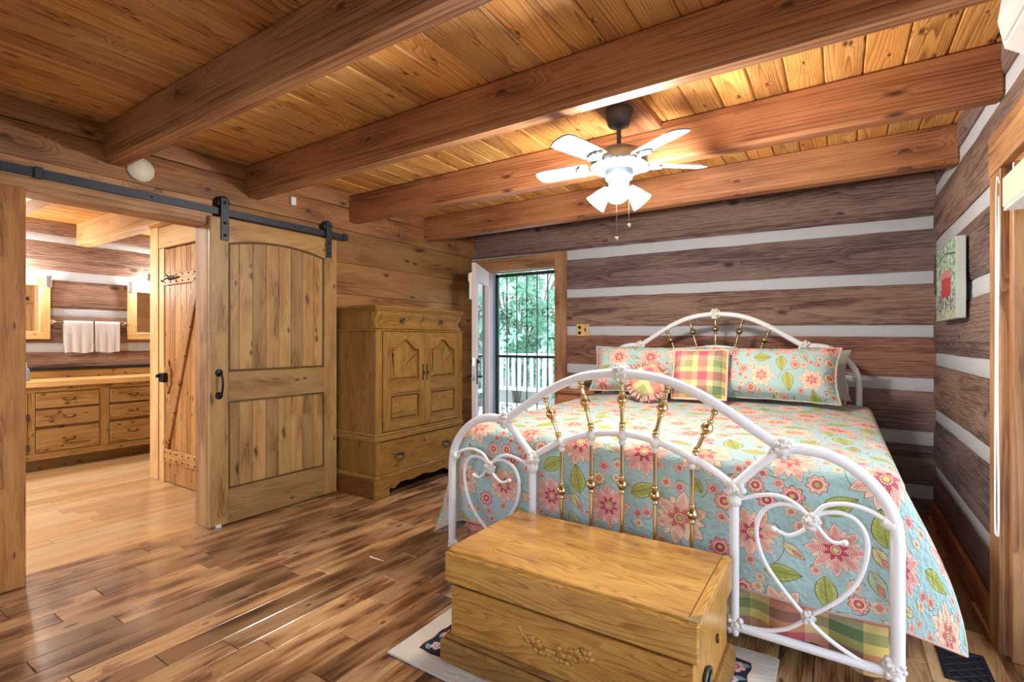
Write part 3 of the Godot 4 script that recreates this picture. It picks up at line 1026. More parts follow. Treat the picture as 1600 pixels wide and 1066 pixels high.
func build_bath_shell():
	var w = structure("wall_bathroom", "log wall behind the vanity with pale chinking")
	var ch = [[2.355, 2.45], [1.96, 2.065], [1.57, 1.66], [1.18, 1.28], [0.78, 0.88], [0.38, 0.48]]
	var t = LEFT
	var hi = 2.62
	for i in 7:
		var lo = 0.0 if i == 6 else ch[i][1]
		part(w, "log", hewn(t, -0.8, 4.1, lo, hi, lo, hi, BATH, 0.15, 500 + i * 3), M.lit_blog[i % 2])
		if i < 6:
			part(w, "chinking", hewn(t, -0.8, 4.1, ch[i][0] - 0.012, ch[i][1] + 0.012, ch[i][0] - 0.012, ch[i][1] + 0.012, BATH - 0.014, 0.12, 600 + i), M.chink)
			hi = ch[i][0]
	var s = structure("wall_bathroom_side", "board walls at both ends of the bathroom")
	for q in [[BATH - 0.15, -6.6, 0.0, 2.62], [-4.3, -3.83, 0.0, 2.62], [-6.6, -4.3, 0.0, 0.6], [-6.6, -4.3, 2.2, 2.62]]:
		box_part(s, "wall_core", M.board[0], q[0], q[1], q[2], q[3], 0.72, 0.85, 0.0, 0)
	box_part(s, "wall_core", M.board[0], BATH - 0.15, -3.83, 0.0, 2.62, -4.15, -4.02, 0.0, 0)
	var bw = structure("added_window_3", "unseen wood framed opening with glass at the near end of the bathroom, added for daylight")  # out of view, added to bring more daylight into the bathroom
	for e in [-6.6, -5.475, -4.35]: box_part(bw, "frame", M.casing, e, e + 0.05, 0.6, 2.2, 0.75, 0.82, 0.003, 1)
	for e in [0.6, 2.15]: box_part(bw, "frame", M.casing, -6.6, -4.3, e, e + 0.05, 0.755, 0.815, 0.003, 0)
	box_part(bw, "pane", M.pane, -6.57, -4.33, 0.63, 2.17, 0.783, 0.787, 0.0)
	# partition with the plank door
	var p = structure("wall_closet", "partition that holds the plank door in the bathroom")
	box_part(p, "wall_core", M.board[0], -4.56, -3.83, 0.0, 2.62, -2.26, -2.15, 0.0, 0)
	box_part(p, "wall_core", M.board[0], -5.46, -5.30, 0.0, 2.62, -4.02, -2.17, 0.0, 2)
	box_part(p, "wall_core", M.board[0], -5.30, -4.56, 2.16, 2.62, -2.26, -2.16, 0.0, 0)
	var m = mb()
	m.bx(-5.30, -3.86, 2.158, 2.352, -2.18, -2.125, 0.006, 0, ro())
	part(p, "header_log", m, M.beam_pale)
	var tr = structure("trim_4", "pine casing beside the plank door in the bathroom")
	box_part(tr, "corner_post", M.mirror_frame, -5.49, -5.325, 0.0, 2.37, -2.165, -2.13, 0.004, 1)
	box_part(tr, "casing", M.mirror_frame, -5.31, -5.215, 0.0, 2.155, -2.165, -2.135, 0.004, 1)
	box_part(tr, "casing", M.casing, -4.56, -4.46, 0.0, 2.155, -2.165, -2.135, 0.004, 1)

func arch_y(x: float) -> float: # lower edge of the barn door's top rail
	var q = (x - 2.285) / 0.40
	return 2.045 - 0.052 * q * q

func build_barn_door():
	var d = thing("barn_door", "sliding knotty pine barn door with arched upper plank panel, hung from black rail", "door", V(-3.64, 0.0, -2.28))
	var zf = -3.62
	var zb = -3.66
	var t = LEFT
	for q in [[1.765, 1.891], [2.682, 2.805]]:
		var m = mb(t); m.bx(q[0], q[1], 0.008, 2.165, zb, zf, 0.004, 1, ro())
		part(d, "stile", m, M.barn[0])
	for q in [[0.008, 0.25], [0.872, 1.082]]:
		var m = mb(t); m.bx(1.891, 2.682, q[0], q[1], zb, zf - 0.0005, 0.003, 0, ro())
		part(d, "rail", m, M.barn[1])
	var poly = PackedVector2Array([Vector2(2.682, 2.165), Vector2(1.891, 2.165)])
	for i in 25:
		var x = 1.891 + (2.682 - 1.891) * i / 24.0
		poly.append(Vector2(x, arch_y(x)))
	var m = mb(t); m.prism(poly, zb, zf - 0.0005, 0.003, 0, ro())
	part(d, "arched_rail", m, M.barn[2])
	# planks in both panels
	var seams = [1.891, 1.972, 2.074, 2.176, 2.279, 2.383, 2.487, 2.586, 2.682]
	for i in 8:
		m = mb(t); m.bx(seams[i] + 0.0006, seams[i + 1] - 0.0006, 1.07, 2.06, zb + 0.006, zf - 0.014, 0.004, 1, ro())
		part(d, "plank", m, M.barn[(i * 2) % 3])
		m = mb(t); m.bx(seams[i] + 0.0006, seams[i + 1] - 0.0006, 0.24, 0.885, zb + 0.006, zf - 0.014, 0.004, 1, ro())
		part(d, "plank", m, M.barn[(i * 2 + 1) % 3])
	# dark beading round the panels
	var up = []
	for i in 25:
		var x = 1.899 + (2.674 - 1.899) * i / 24.0
		up.append(V(x, arch_y(x) - 0.006, zf - 0.010))
	m = mb(t); m.tube(up, 0.008, 6)
	m.tube([V(2.674, 2.0, zf - 0.010), V(2.674, 1.09, zf - 0.010)], 0.007, 6)
	m.tube([V(1.899, 2.0, zf - 0.010), V(1.899, 1.09, zf - 0.010)], 0.007, 6)
	m.tube([V(1.899, 1.09, zf - 0.010), V(2.674, 1.09, zf - 0.010)], 0.008, 6)
	part(d, "beading", m, M.barn_line)
	m = mb(t)
	m.tube([V(1.899, 0.258, zf - 0.010), V(2.674, 0.258, zf - 0.010), V(2.674, 0.864, zf - 0.010), V(1.899, 0.864, zf - 0.010)], 0.007, 6, true)
	part(d, "beading", m, M.barn_line)
	# pull handle
	m = mb(t)
	for y in [0.918, 1.078]:
		m.lathe([Vector2(0, -0.004), Vector2(0.026, -0.004), Vector2(0.026, 0.001), Vector2(0.02, 0.005), Vector2(0.012, 0.007), Vector2(0, 0.008)], 14, V(1.823, y, zf + 0.004), Basis(V(1, 0, 0), V(0, 0, 1), V(0, -1, 0)))
	m.tube(curve([V(1.823, 0.92, zf + 0.006), V(1.823, 0.93, zf + 0.034), V(1.823, 0.96, zf + 0.048), V(1.823, 1.0, zf + 0.052), V(1.823, 1.04, zf + 0.048), V(1.823, 1.066, zf + 0.034), V(1.823, 1.076, zf + 0.006)]), 0.0085, 8)
	part(d, "pull_handle", m, M.black_iron, "black iron pull handle")
	for x in [1.861, 2.722]:
		m = mb(t); m.bx(x - 0.027, x + 0.027, 2.006, 2.304, zf + 0.0005, zf + 0.009, 0.002, 1)
		var st = part(d, "hanger_strap", m, M.rail_black, "dark flat iron hanger strap")
		m = mb(t)
		m.lathe([Vector2(0, -0.014), Vector2(0.034, -0.014), Vector2(0.043, -0.011), Vector2(0.036, -0.003), Vector2(0.036, 0.003), Vector2(0.043, 0.011), Vector2(0.034, 0.014), Vector2(0, 0.014)], 18, V(x, 2.276, -3.640), Basis(V(1, 0, 0), V(0, 0, 1), V(0, -1, 0)))
		part(st, "wheel", m, M.black_iron)
		for y in [2.27, 2.128, 2.042]:
			m = mb(t); m.lathe([Vector2(0, 0), Vector2(0.012, 0), Vector2(0.012, 0.004), Vector2(0.008, 0.008), Vector2(0, 0.008)], 8, V(x, y, zf + 0.009), Basis(V(1, 0, 0), V(0, 0, 1), V(0, -1, 0)))
			part(st, "bolt", m, M.dark)
	# rail
	var r = thing("sliding_door_rail", "long black flat steel rail above the sliding barn door", "rail", V(-3.64, 2.2, -1.5))
	m = mb(t); m.bx(-0.2, 2.94, 2.186, 2.236, -3.644, -3.636, 0.002)
	part(r, "bar", m, M.rail_black)
	for x in [0.1, 0.9, 1.42, 2.42, 2.86]:
		m = mb(t); m.tube([V(x, 2.211, -3.668), V(x, 2.211, -3.632)], 0.009, 8)
		part(r, "spacer_bolt", m, M.dark)
	for x in [0.885, 2.9]:
		m = mb(t); m.bx(x - 0.018, x + 0.018, 2.18, 2.243, -3.65, -3.624, 0.003)
		part(r, "end_stop", m, M.rail_black)
	m = mb(t)
	m.bx(1.80, 1.835, 0.0, 0.022, -3.675, -3.606, 0.002)
	solid("floor_guide", m, M.white, "small white floor guide under the barn door's near corner", "floor guide")

func build_left_fixtures():
	var t = LEFT
	var m = mb(t)
	m.lathe([Vector2(0.0, 0.0), Vector2(0.074, 0.0), Vector2(0.074, 0.012), Vector2(0.07, 0.02), Vector2(0.056, 0.028), Vector2(0.05, 0.034), Vector2(0.02, 0.037), Vector2(0, 0.037)], 28, V(1.37, 2.37, -3.664), Basis(V(1, 0, 0), V(0, 0, 1), V(0, -1, 0)))
	var s = thing("smoke_detector", "round white smoke detector on the timber under the first beam", "smoke alarm", V(-3.66, 2.37, -1.37))
	part(s, "case", m, M.ivory)
	m = mb(t)
	for a in [0.6, 1.0, 1.4]:
		m.tube([V(1.37 + 0.052 * cos(a), 2.37 + 0.052 * sin(a), -3.636), V(1.37 + 0.052 * cos(a), 2.37 + 0.052 * sin(a), -3.631)], 0.003, 6)
	part(s, "slot", m, M.dark)
	m = mb(t); m.bx(2.39, 2.435, 2.385, 2.45, -3.664, -3.64, 0.004)
	solid("sensor_box", m, M.white, "small white sensor box on the timber beside the second beam", "sensor")

func rect_frame(t: Transform3D, x0, x1, y0, y1, z0, z1, wd) -> MB: # raised moulding
	var m = mb(t)
	m.bx(x0, x1, y1 - wd, y1, z0, z1, 0.003)
	m.bx(x0, x1, y0, y0 + wd, z0, z1, 0.003)
	m.bx(x0, x0 + wd, y0, y1, z0, z1, 0.003, 1)
	m.bx(x1 - wd, x1, y0, y1, z0, z1, 0.003, 1)
	return m

func arched_poly(x0, x1, y0, y1, rise) -> PackedVector2Array:
	var p = PackedVector2Array([Vector2(x0, y0), Vector2(x1, y0)])
	for i in 17:
		var s = float(i) / 16.0
		var x = lerpf(x1, x0, s)
		var q = absf(s - 0.5) * 2.0
		# ogee: flat shoulders, raised middle
		var h = rise * (0.5 + 0.5 * cos(PI * clampf((q - 0.0) / 0.82, 0.0, 1.0)))
		p.append(Vector2(x, y1 - rise + h))
	return p

func grow(p: PackedVector2Array, d: float) -> PackedVector2Array:
	return Geometry2D.offset_polygon(p, d, Geometry2D.JOIN_MITER)[0]

func pull_ring(parent, t, x, y, z):
	var m = mb(t)
	var face = Basis(V(1, 0, 0), V(0, 0, 1), V(0, -1, 0))
	m.lathe([Vector2(0, -0.002), Vector2(0.02, -0.002), Vector2(0.018, 0.003), Vector2(0.009, 0.006), Vector2(0.007, 0.016), Vector2(0, 0.018)], 12, V(x, y, z), face)
	var ring = []
	for k in 16: ring.append(V(x + 0.02 * cos(TAU * k / 16), y - 0.012 + 0.02 * sin(TAU * k / 16), z + 0.014))
	m.tube(ring, 0.0035, 6, true)
	part(parent, "ring_pull", m, M.pewter, "dark pewter ring pull")

func bail(parent, t, x, y, z, w := 0.045):
	var m = mb(t)
	for s in [-1.0, 1.0]:
		m.ball(V(x + s * w, y + 0.012, z + 0.004), 0.016, 10, V(1, 1, 0.6))
		m.ball(V(x + s * w * 0.55, y + 0.014, z + 0.002), 0.012, 8, V(1.3, 1, 0.4))
	m.ball(V(x, y + 0.018, z + 0.002), 0.014, 8, V(1.2, 1, 0.4))
	m.tube(curve([V(x - w, y + 0.01, z + 0.012), V(x - w * 1.02, y - 0.008, z + 0.02), V(x - w * 0.6, y - 0.02, z + 0.024), V(x, y - 0.024, z + 0.026), V(x + w * 0.6, y - 0.02, z + 0.024), V(x + w * 1.02, y - 0.008, z + 0.02), V(x + w, y + 0.01, z + 0.012)]), 0.0048, 8)
	part(parent, "bail_pull", m, M.pewter, "dark pewter bail pull")

func build_armoire():
	var a = thing("armoire", "golden oak armoire with two arched-panel doors and drawers above and below", "armoire", V(-3.42, 0, -3.38))
	var t = LEFT
	var xl = 2.83
	var xr = 3.95
	var zb = -3.69
	var zf = -3.17
	var m = mb(t); m.bx(xl, xr, 0.535, 1.385, zb, zf, 0.004, 1, ro())
	part(a, "body", m, M.oak_shade_glaze)
	m = mb(t); m.bx(xl + 0.005, xr - 0.005, 0.185, 0.47, zb, zf - 0.005, 0.004, 1, ro())
	part(a, "lower_body", m, M.oak_shade_glaze)
	m = mb(t); m.bx(xl + 0.012, xr - 0.012, 1.398, 1.57, zb, zf - 0.045, 0.003, 1, ro())
	part(a, "upper_body", m, M.oak_shade_glaze)
	# front stiles
	for q in [[xl, 2.898], [3.893, xr]]:
		m = mb(t); m.bx(q[0], q[1], 0.535, 1.385, zf, zf + 0.008, 0.002, 1, ro())
		part(a, "stile", m, M.oak)
		m = mb(t); m.bx(q[0] + 0.005, q[1], 0.185, 0.47, zf - 0.005, zf + 0.004, 0.002, 1, ro())
		part(a, "stile", m, M.oak)
	# top board and cornice
	m = mb(t)
	m.bx(xl - 0.012, xr + 0.022, 1.575, 1.598, zb, zf + 0.022, 0.006, 0, ro())
	part(a, "top_board", m, M.oak)
	m = mb(t)
	m.bx(xl, xr + 0.01, 1.562, 1.576, zb, zf + 0.012, 0.004, 0, ro())
	m.bx(xl + 0.003, xr + 0.006, 1.548, 1.562, zb, zf + 0.002, 0.004, 0, ro())
	part(a, "cornice", m, M.oak)
	# serpentine top drawers: section swept along the front
	var sec = []
	for i in 13:
		var s = i / 12.0
		sec.append(Vector2(1.405 + 0.143 * s, zf - 0.012 + 0.02 * sin(s * TAU * 0.92 + 2.6)))
	for q in [[xl + 0.012, xl + 0.065, "corner_block"], [2.897, 3.392, "top_drawer"], [3.395, 3.885, "top_drawer"], [3.888, xr - 0.012, "corner_block"]]:
		m = mb(t)
		var P = []
		var U = []
		var off = ro()
		for x in [q[0] + 0.002, q[1] - 0.002]:
			var row = []
			var ur = []
			for s in sec:
				row.append(V(x, s.x, s.y))
				ur.append(Vector2(x, s.x) + off)
			P.append(row); U.append(ur)
		m.grid(P, U)
		for e in 2: # ends
			for i in 12:
				var nn = V(-1 if e == 0 else 1, 0, 0)
				m.quad(P[e][i], P[e][i + 1], V(P[e][i + 1].x, P[e][i + 1].y, zf - 0.05), V(P[e][i].x, P[e][i].y, zf - 0.05), nn, U[e][i], U[e][i + 1], U[e][i + 1], U[e][i])
		var dr = part(a, q[2], m, M.oak)
		if q[2] == "top_drawer": pull_ring(dr, t, (q[0] + q[1]) * 0.5, 1.484, zf - 0.004)
	# dentil band
	m = mb(t)
	m.bx(xl - 0.006, xr + 0.01, 1.384, 1.399, zb, zf + 0.016, 0.004, 0, ro())
	var band = part(a, "band", m, M.oak)
	m = mb(t)
	for k in 13:
		var x = xl + 0.01 + k * 0.09
		m.bx(x, x + 0.004, 1.3845, 1.3985, zf + 0.0155, zf + 0.0175, 0.0)
	for k in 6:
		m.bx(xl - 0.0075, xl - 0.0055, 1.3845, 1.3985, zb + 0.04 + k * 0.085, zb + 0.044 + k * 0.085, 0.0)
	part(band, "notch", m, M.oak_dark)
	# doors
	for k in 2:
		var x0 = 2.902 if k == 0 else 3.397
		var x1 = x0 + 0.491
		m = mb(t); m.bx(x0, x1, 0.545, 1.38, zf, zf + 0.005, 0.001, 1, ro())
		var dr = part(a, "door", m, M.oak_shade_glaze)
		for q in [[x0, x0 + 0.075], [x1 - 0.075, x1]]:
			m = mb(t); m.bx(q[0], q[1], 0.545, 1.38, zf + 0.004, zf + 0.022, 0.003, 1, ro())
			part(dr, "door_stile", m, M.oak)
		for q in [[0.545, 0.625], [0.84, 0.955]]:
			m = mb(t); m.bx(x0 + 0.075, x1 - 0.075, q[0], q[1], zf + 0.004, zf + 0.0215, 0.003, 0, ro())
			part(dr, "door_rail", m, M.oak)
		m = mb(t); m.bx(x0 + 0.062, x1 - 0.062, 0.852, 0.868, zf + 0.02, zf + 0.032, 0.004, 0, ro())
		part(dr, "rail_bead", m, M.oak_shade_glaze)
		var up = arched_poly(x0 + 0.075, x1 - 0.075, 0.955, 1.315, 0.085)
		var rail = PackedVector2Array([Vector2(x0 + 0.075, 1.38), Vector2(x1 - 0.075, 1.38)])
		for i in range(2, up.size()): rail.append(up[i])
		m = mb(t); m.prism(rail, zf + 0.004, zf + 0.0215, 0.004, 0, ro())
		part(dr, "arched_rail", m, M.oak)
		var lip = []
		for p in up: lip.append(V(p.x, p.y, zf + 0.022))
		m = mb(t); m.tube(lip, 0.006, 6, true)
		part(dr, "panel_moulding", m, M.oak_shade_glaze)
		m = mb(t); m.prism(grow(up, -0.02), zf + 0.004, zf + 0.021, 0.014, 1, ro())
		part(dr, "raised_panel", m, M.oak)
		m = mb(t); m.tube([V(x0 + 0.075, 0.625, zf + 0.022), V(x1 - 0.075, 0.625, zf + 0.022), V(x1 - 0.075, 0.84, zf + 0.022), V(x0 + 0.075, 0.84, zf + 0.022)], 0.006, 6, true)
		part(dr, "panel_moulding", m, M.oak_shade_glaze)
		m = mb(t); m.bx(x0 + 0.095, x1 - 0.095, 0.645, 0.82, zf + 0.003, zf + 0.021, 0.013, 0, ro())
		part(dr, "raised_panel", m, M.oak)
		# handle by the meeting edge
		var hx = x1 - 0.022 if k == 0 else x0 + 0.022
		m = mb(t)
		m.bx(hx - 0.007, hx + 0.007, 0.96, 1.075, zf + 0.022, zf + 0.025, 0.001)
		for y in [0.955, 0.98, 1.055, 1.08]: m.ball(V(hx, y, zf + 0.024), 0.011, 8, V(1, 1, 0.4))
		m.ball(V(hx, 1.018, zf + 0.038), 0.014, 10)
		m.tube([V(hx, 1.018, zf + 0.022), V(hx, 1.018, zf + 0.036)], 0.005, 6)
		part(dr, "handle", m, M.pewter, "dark pewter knob on an ornate plate")
		var ex = x0 - 0.004 if k == 0 else x1 + 0.004
		for y in [0.60, 1.31]:
			m = mb(t); m.tube([V(ex, y - 0.03, zf + 0.014), V(ex, y + 0.03, zf + 0.014)], 0.0045, 6)
			part(dr, "hinge", m, M.pewter)
	# waist moulding
	m = mb(t)
	m.bx(xl - 0.014, xr + 0.014, 0.466, 0.508, zb, zf + 0.018, 0.008, 0, ro())
	m.bx(xl - 0.006, xr + 0.006, 0.508, 0.536, zb, zf + 0.010, 0.006, 0, ro())
	part(a, "waist_moulding", m, M.oak)
	# wide drawer
	m = mb(t); m.bx(2.896, 3.885, 0.19, 0.456, zf - 0.004, zf + 0.012, 0.004, 0, ro())
	var wd = part(a, "wide_drawer", m, M.oak)
	bail(wd, t, 3.083, 0.318, zf + 0.012)
	bail(wd, t, 3.70, 0.322, zf + 0.012)
	m = mb(t); m.ball(V(3.40, 0.398, zf + 0.012), 0.014, 10, V(0.8, 1.3, 0.25))
	part(wd, "keyhole", m, M.pewter)
	# plinth with scrolled apron
	m = mb(t); m.bx(xl - 0.008, xr + 0.008, 0.15, 0.187, zb, zf + 0.014, 0.008, 0, ro())
	part(a, "plinth_moulding", m, M.oak)
	var half = [Vector2(2.822, 0.0), Vector2(2.965, 0.0), Vector2(2.985, 0.012), Vector2(2.975, 0.04), Vector2(2.988, 0.062), Vector2(3.012, 0.06), Vector2(3.026, 0.048), Vector2(3.05, 0.062), Vector2(3.10, 0.088), Vector2(3.17, 0.088), Vector2(3.25, 0.078), Vector2(3.33, 0.09), Vector2(3.39, 0.1)]
	var poly = PackedVector2Array(half)
	for i in range(half.size() - 2, -1, -1): poly.append(Vector2(6.78 - half[i].x, half[i].y))
	poly.append(Vector2(6.78 - 2.822, 0.152)); poly.append(Vector2(2.822, 0.152))
	m = mb(t); m.prism(poly, zf - 0.012, zf + 0.012, 0.003, 0, ro())
	part(a, "apron", m, M.oak)
	for q in [[2.822, 2.842], [3.938, 3.958]]:
		m = mb(t); m.bx(q[0], q[1], 0.0, 0.152, zb, zf - 0.012, 0.003, 2, ro())
		part(a, "plinth_side", m, M.oak_dark)

func build_bathroom():
	var t = LEFT
	# plank door on the closet partition
	var d = thing("plank_door", "reddish pine plank door with diagonal brace in the bathroom", "door", V(-4.88, 0, -2.14))
	var seams = [-5.205, -5.11, -5.013, -4.901, -4.798, -4.723, -4.634, -4.57]
	for i in 7:
		var m = mb(); m.bx(seams[i] + 0.0006, seams[i + 1] - 0.0006, 0.008, 2.145, -2.165, -2.142, 0.005, 1, ro())
		part(d, "plank", m, M.zdoor[i % 3])
	for q in [[1.808, 1.918], [0.2, 0.314]]:
		var m = mb(); m.bx(-5.2, -4.575, q[0], q[1], -2.142, -2.122, 0.004, 0, ro())
		var l = part(d, "ledge", m, M.zdoor[2])
		m = mb()
		for k in 6:
			for s in [0.025, 0.085]: m.ball(V(-5.16 + k * 0.11, q[0] + s, -2.121), 0.009, 6, V(1, 1, 0.5))
		part(l, "nail_head", m, M.black_iron)
	var m = mb(Transform3D(Basis(V(0, 0, 1), atan2(1.476 - 0.33, -4.673 + 5.11)), V(-4.88, 1.07, 0)))
	m.bx(-0.79, 0.79, -0.052, 0.052, -2.142, -2.122, 0.004, 0, ro())
	var b = part(d, "brace", m, M.zdoor[1])
	m = mb()
	for k in 5:
		var s = k / 4.0
		m.ball(V(lerpf(-5.08, -4.69, s), lerpf(0.4, 1.42, s), -2.121), 0.009, 6, V(1, 1, 0.5))
	part(b, "nail_head", m, M.black_iron)
	# shaped latch plate with black box lock
	var poly = PackedVector2Array()
	for p in [[0, 0.16], [0.022, 0.14], [0.03, 0.10], [0.06, 0.07], [0.06, -0.07], [0.03, -0.10], [0.022, -0.14], [0, -0.16], [-0.022, -0.14], [-0.03, -0.10], [-0.06, -0.07], [-0.06, 0.07], [-0.03, 0.10], [-0.022, 0.14]]:
		poly.append(Vector2(-5.13 + p[0], 0.975 + p[1]))
	m = mb(); m.prism(poly, -2.142, -2.124, 0.004, 1, ro())
	var pl = part(d, "latch_plate", m, M.zdoor[0])
	m = mb(); m.bx(-5.2, -5.11, 0.925, 1.01, -2.124, -2.085, 0.005)
	m.tube([V(-5.215, 0.97, -2.10), V(-5.24, 0.97, -2.08)], 0.008, 6)
	m.ball(V(-5.18, 0.985, -2.07), 0.017, 8)
	part(pl, "box_lock", m, M.black_iron)
	m = mb()
	m.tube(curve([V(-5.06, 1.87, -2.12), V(-5.068, 1.858, -2.085), V(-5.08, 1.83, -2.07), V(-5.09, 1.845, -2.062)]), 0.006, 6)
	m.tube(curve([V(-5.06, 1.87, -2.12), V(-5.06, 1.89, -2.095), V(-5.065, 1.90, -2.085)]), 0.005, 6)
	m.tube([V(-5.06, 1.865, -2.115), V(-4.88, 1.868, -2.112)], [0.018, 0.006], 8)
	part(d, "coat_hook", m, M.black_iron, "black iron coat hook")
	# vanity
	var vx = -6.62
	var a = thing("vanity_cabinet", "orange pine vanity cabinet with six drawers in the bathroom", "cabinet", V(-6.86, 0, -1.9))
	m = mb(t); m.bx(0.6, 3.6, 0.122, 0.84, -7.08, vx - 0.02, 0.003, 0, ro())
	part(a, "body", m, M.vanity_shade)
	m = mb(t); m.bx(0.6, 3.6, 0.0, 0.122, -7.08, vx - 0.13, 0.002, 0, ro())
	part(a, "toe_kick", m, M.vanity_shade)
	for q in [[0.6, 3.6, 0.79, 0.84, 0], [0.6, 3.6, 0.122, 0.19, 0]]:
		m = mb(t); m.bx(q[0], q[1], q[2], q[3], vx - 0.02, vx, 0.002, 0, ro())
		part(a, "face_rail", m, M.vanity)
	for q in [[1.535, 1.587], [2.103, 2.187], [2.62, 2.70]]:
		m = mb(t); m.bx(q[0], q[1], 0.19, 0.79, vx - 0.02, vx - 0.0004, 0.002, 1, ro())
		part(a, "face_stile", m, M.vanity)
	for col in [[1.592, 2.098], [2.192, 2.615]]:
		for row in [[0.632, 0.782], [0.452, 0.612], [0.195, 0.419]]:
			m = mb(t); m.bx(col[0], col[1], row[0], row[1], vx - 0.02, vx + 0.012, 0.004, 0, ro())
			var dr = part(a, "drawer", m, M.vanity)
			var cx = (col[0] + col[1]) * 0.5 if col[0] < 2.0 else 2.40
			var cy = (row[0] + row[1]) * 0.5
			m = mb(t)
			for s in [-1.0, 1.0]: m.ball(V(cx + s * 0.042, cy + 0.006, vx + 0.016), 0.012, 8, V(1, 1, 0.7))
			m.tube(curve([V(cx - 0.042, cy + 0.004, vx + 0.02), V(cx - 0.03, cy - 0.006, vx + 0.036), V(cx, cy - 0.01, vx + 0.04), V(cx + 0.03, cy - 0.006, vx + 0.036), V(cx + 0.042, cy + 0.004, vx + 0.02)]), 0.0055, 6)
			part(dr, "bail_pull", m, M.old_brass)
	m = mb(t); m.bx(0.75, 1.53, 0.2, 0.78, vx - 0.02, vx + 0.012, 0.004, 1, ro())
	var dd = part(a, "door", m, M.vanity)
	for y in [0.253, 0.553]:
		m = mb(t); m.bx(1.518, 1.545, y - 0.03, y + 0.03, vx + 0.011, vx + 0.018, 0.001)
		part(dd, "hinge", m, M.pewter)
	var c = thing("vanity_counter", "pale polished wooden counter on the bathroom vanity", "counter", V(-6.85, 0.84, -1.9))
	m = mb(t); m.bx(0.55, 3.6, 0.841, 0.902, -7.09, vx + 0.03, 0.006, 0, ro())
	part(c, "top", m, M.counter)
	m = mb(t); m.bx(0.55, 3.6, 0.902, 0.985, -7.09, -7.06, 0.004, 0, ro())
	part(c, "backsplash", m, M.vanity)
	m = mb(t); m.bx(0.55, 3.6, 0.986, 1.02, -7.09, -7.035, 0.003)
	part(c, "black_ledge", m, M.dark, "narrow black ledge")
	# lotion bottle at the left end
	m = mb(t)
	m.lathe([Vector2(0, 0), Vector2(0.034, 0), Vector2(0.036, 0.01), Vector2(0.034, 0.11), Vector2(0.02, 0.13), Vector2(0.012, 0.135)], 16, V(1.545, 0.9025, -6.75))
	var bo = thing("lotion_bottle", "white and blue pump bottle at the counter's left end", "bottle", V(-6.75, 0.9025, -1.545))
	part(bo, "body", m, mat(rgb(150, 170, 206), 0.3))
	m = mb(t)
	m.lathe([Vector2(0.013, 0.135), Vector2(0.013, 0.16), Vector2(0.008, 0.163), Vector2(0.006, 0.185), Vector2(0, 0.185)], 12, V(1.545, 0.9025, -6.75))
	m.tube([V(1.545, 1.085, -6.75), V(1.545, 1.083, -6.715)], 0.006, 6)
	part(bo, "pump", m, M.white)
	# mirrors
	for k in 2:
		var x0 = 1.15 if k == 0 else 2.516
		var x1 = 1.816 if k == 0 else 3.16
		var mi = thing("framed_mirror", ["pine framed mirror left of the white towels", "pine framed mirror right of the white towels"][k], "mirror", V(-7.08, 1.315, -(x0 + x1) * 0.5), "vanity mirrors")
		var w = 0.088
		for q in [[x0, x1, 1.318, 1.318 + w * 0.95, 0], [x0, x1, 1.968 - w * 0.95, 1.968, 0], [x0, x0 + w, 1.40, 1.885, 1], [x1 - w, x1, 1.40, 1.885, 1]]:
			m = mb(t); m.bx(q[0], q[1], q[2], q[3], -7.093, -7.06, 0.004, q[4], ro())
			part(mi, "frame_board", m, M.mirror_frame)
		m = mb(t); m.bx(x0 + w - 0.01, x1 - w + 0.01, 1.395, 1.89, -7.085, -7.078, 0.0)
		part(mi, "mirror_glass", m, M.mirror)
	# towel bar and two towels
	var tb = thing("towel_bar", "chrome towel bar on the log wall between the mirrors", "towel bar", V(-7.05, 1.5, -2.16))
	m = mb(t); m.tube([V(1.84, 1.505, -7.035), V(2.475, 1.515, -7.035)], 0.008, 8)
	part(tb, "bar", m, M.chrome)
	for x in [1.84, 2.475]:
		m = mb(t); m.lathe([Vector2(0, 0), Vector2(0.028, 0), Vector2(0.026, 0.008), Vector2(0.012, 0.014), Vector2(0.011, 0.05), Vector2(0.016, 0.062), Vector2(0.012, 0.075), Vector2(0, 0.08)], 14, V(x, 1.508, -7.092), Basis(V(1, 0, 0), V(0, 0, 1), V(0, -1, 0)))
		part(tb, "bracket", m, M.chrome)
	for k in 2:
		var x0 = 1.92 if k == 0 else 2.19
		var x1 = x0 + (0.245 if k == 0 else 0.222)
		m = mb(t)
		var P = []
		var U = []
		for i in 25:
			var s = i / 24.0
			var row = []
			var ur = []
			for j in 19:
				var q = j / 18.0
				var x = lerpf(x0, x1, s) + 0.012 * sin(q * 3.0) * (s - 0.5)
				# back flap, over the bar, front flap
				var y
				var z
				if q < 0.3:
					y = lerpf(1.25, 1.507, q / 0.3); z = -7.055
				elif q < 0.42:
					var a2 = PI * (q - 0.3) / 0.12
					y = 1.511 + 0.016 * sin(a2); z = -7.035 - 0.018 * cos(a2)
				else:
					y = lerpf(1.507, 1.172 + 0.006 * sin(s * 7.0 + k), (q - 0.42) / 0.58); z = -7.017 + 0.012 * sin(s * 19.0 + k * 2.0) * (q - 0.42) + 0.012 * (q - 0.42)
				row.append(V(x, y, z)); ur.append(Vector2(x, y))
			P.append(row); U.append(ur)
		m.grid(P, U)
		solid("hand_towel", m, M.towel, ["white hand towel hanging at the left on the chrome bar", "white hand towel hanging at the right on the chrome bar"][k], "towel", "white towels on the bar")
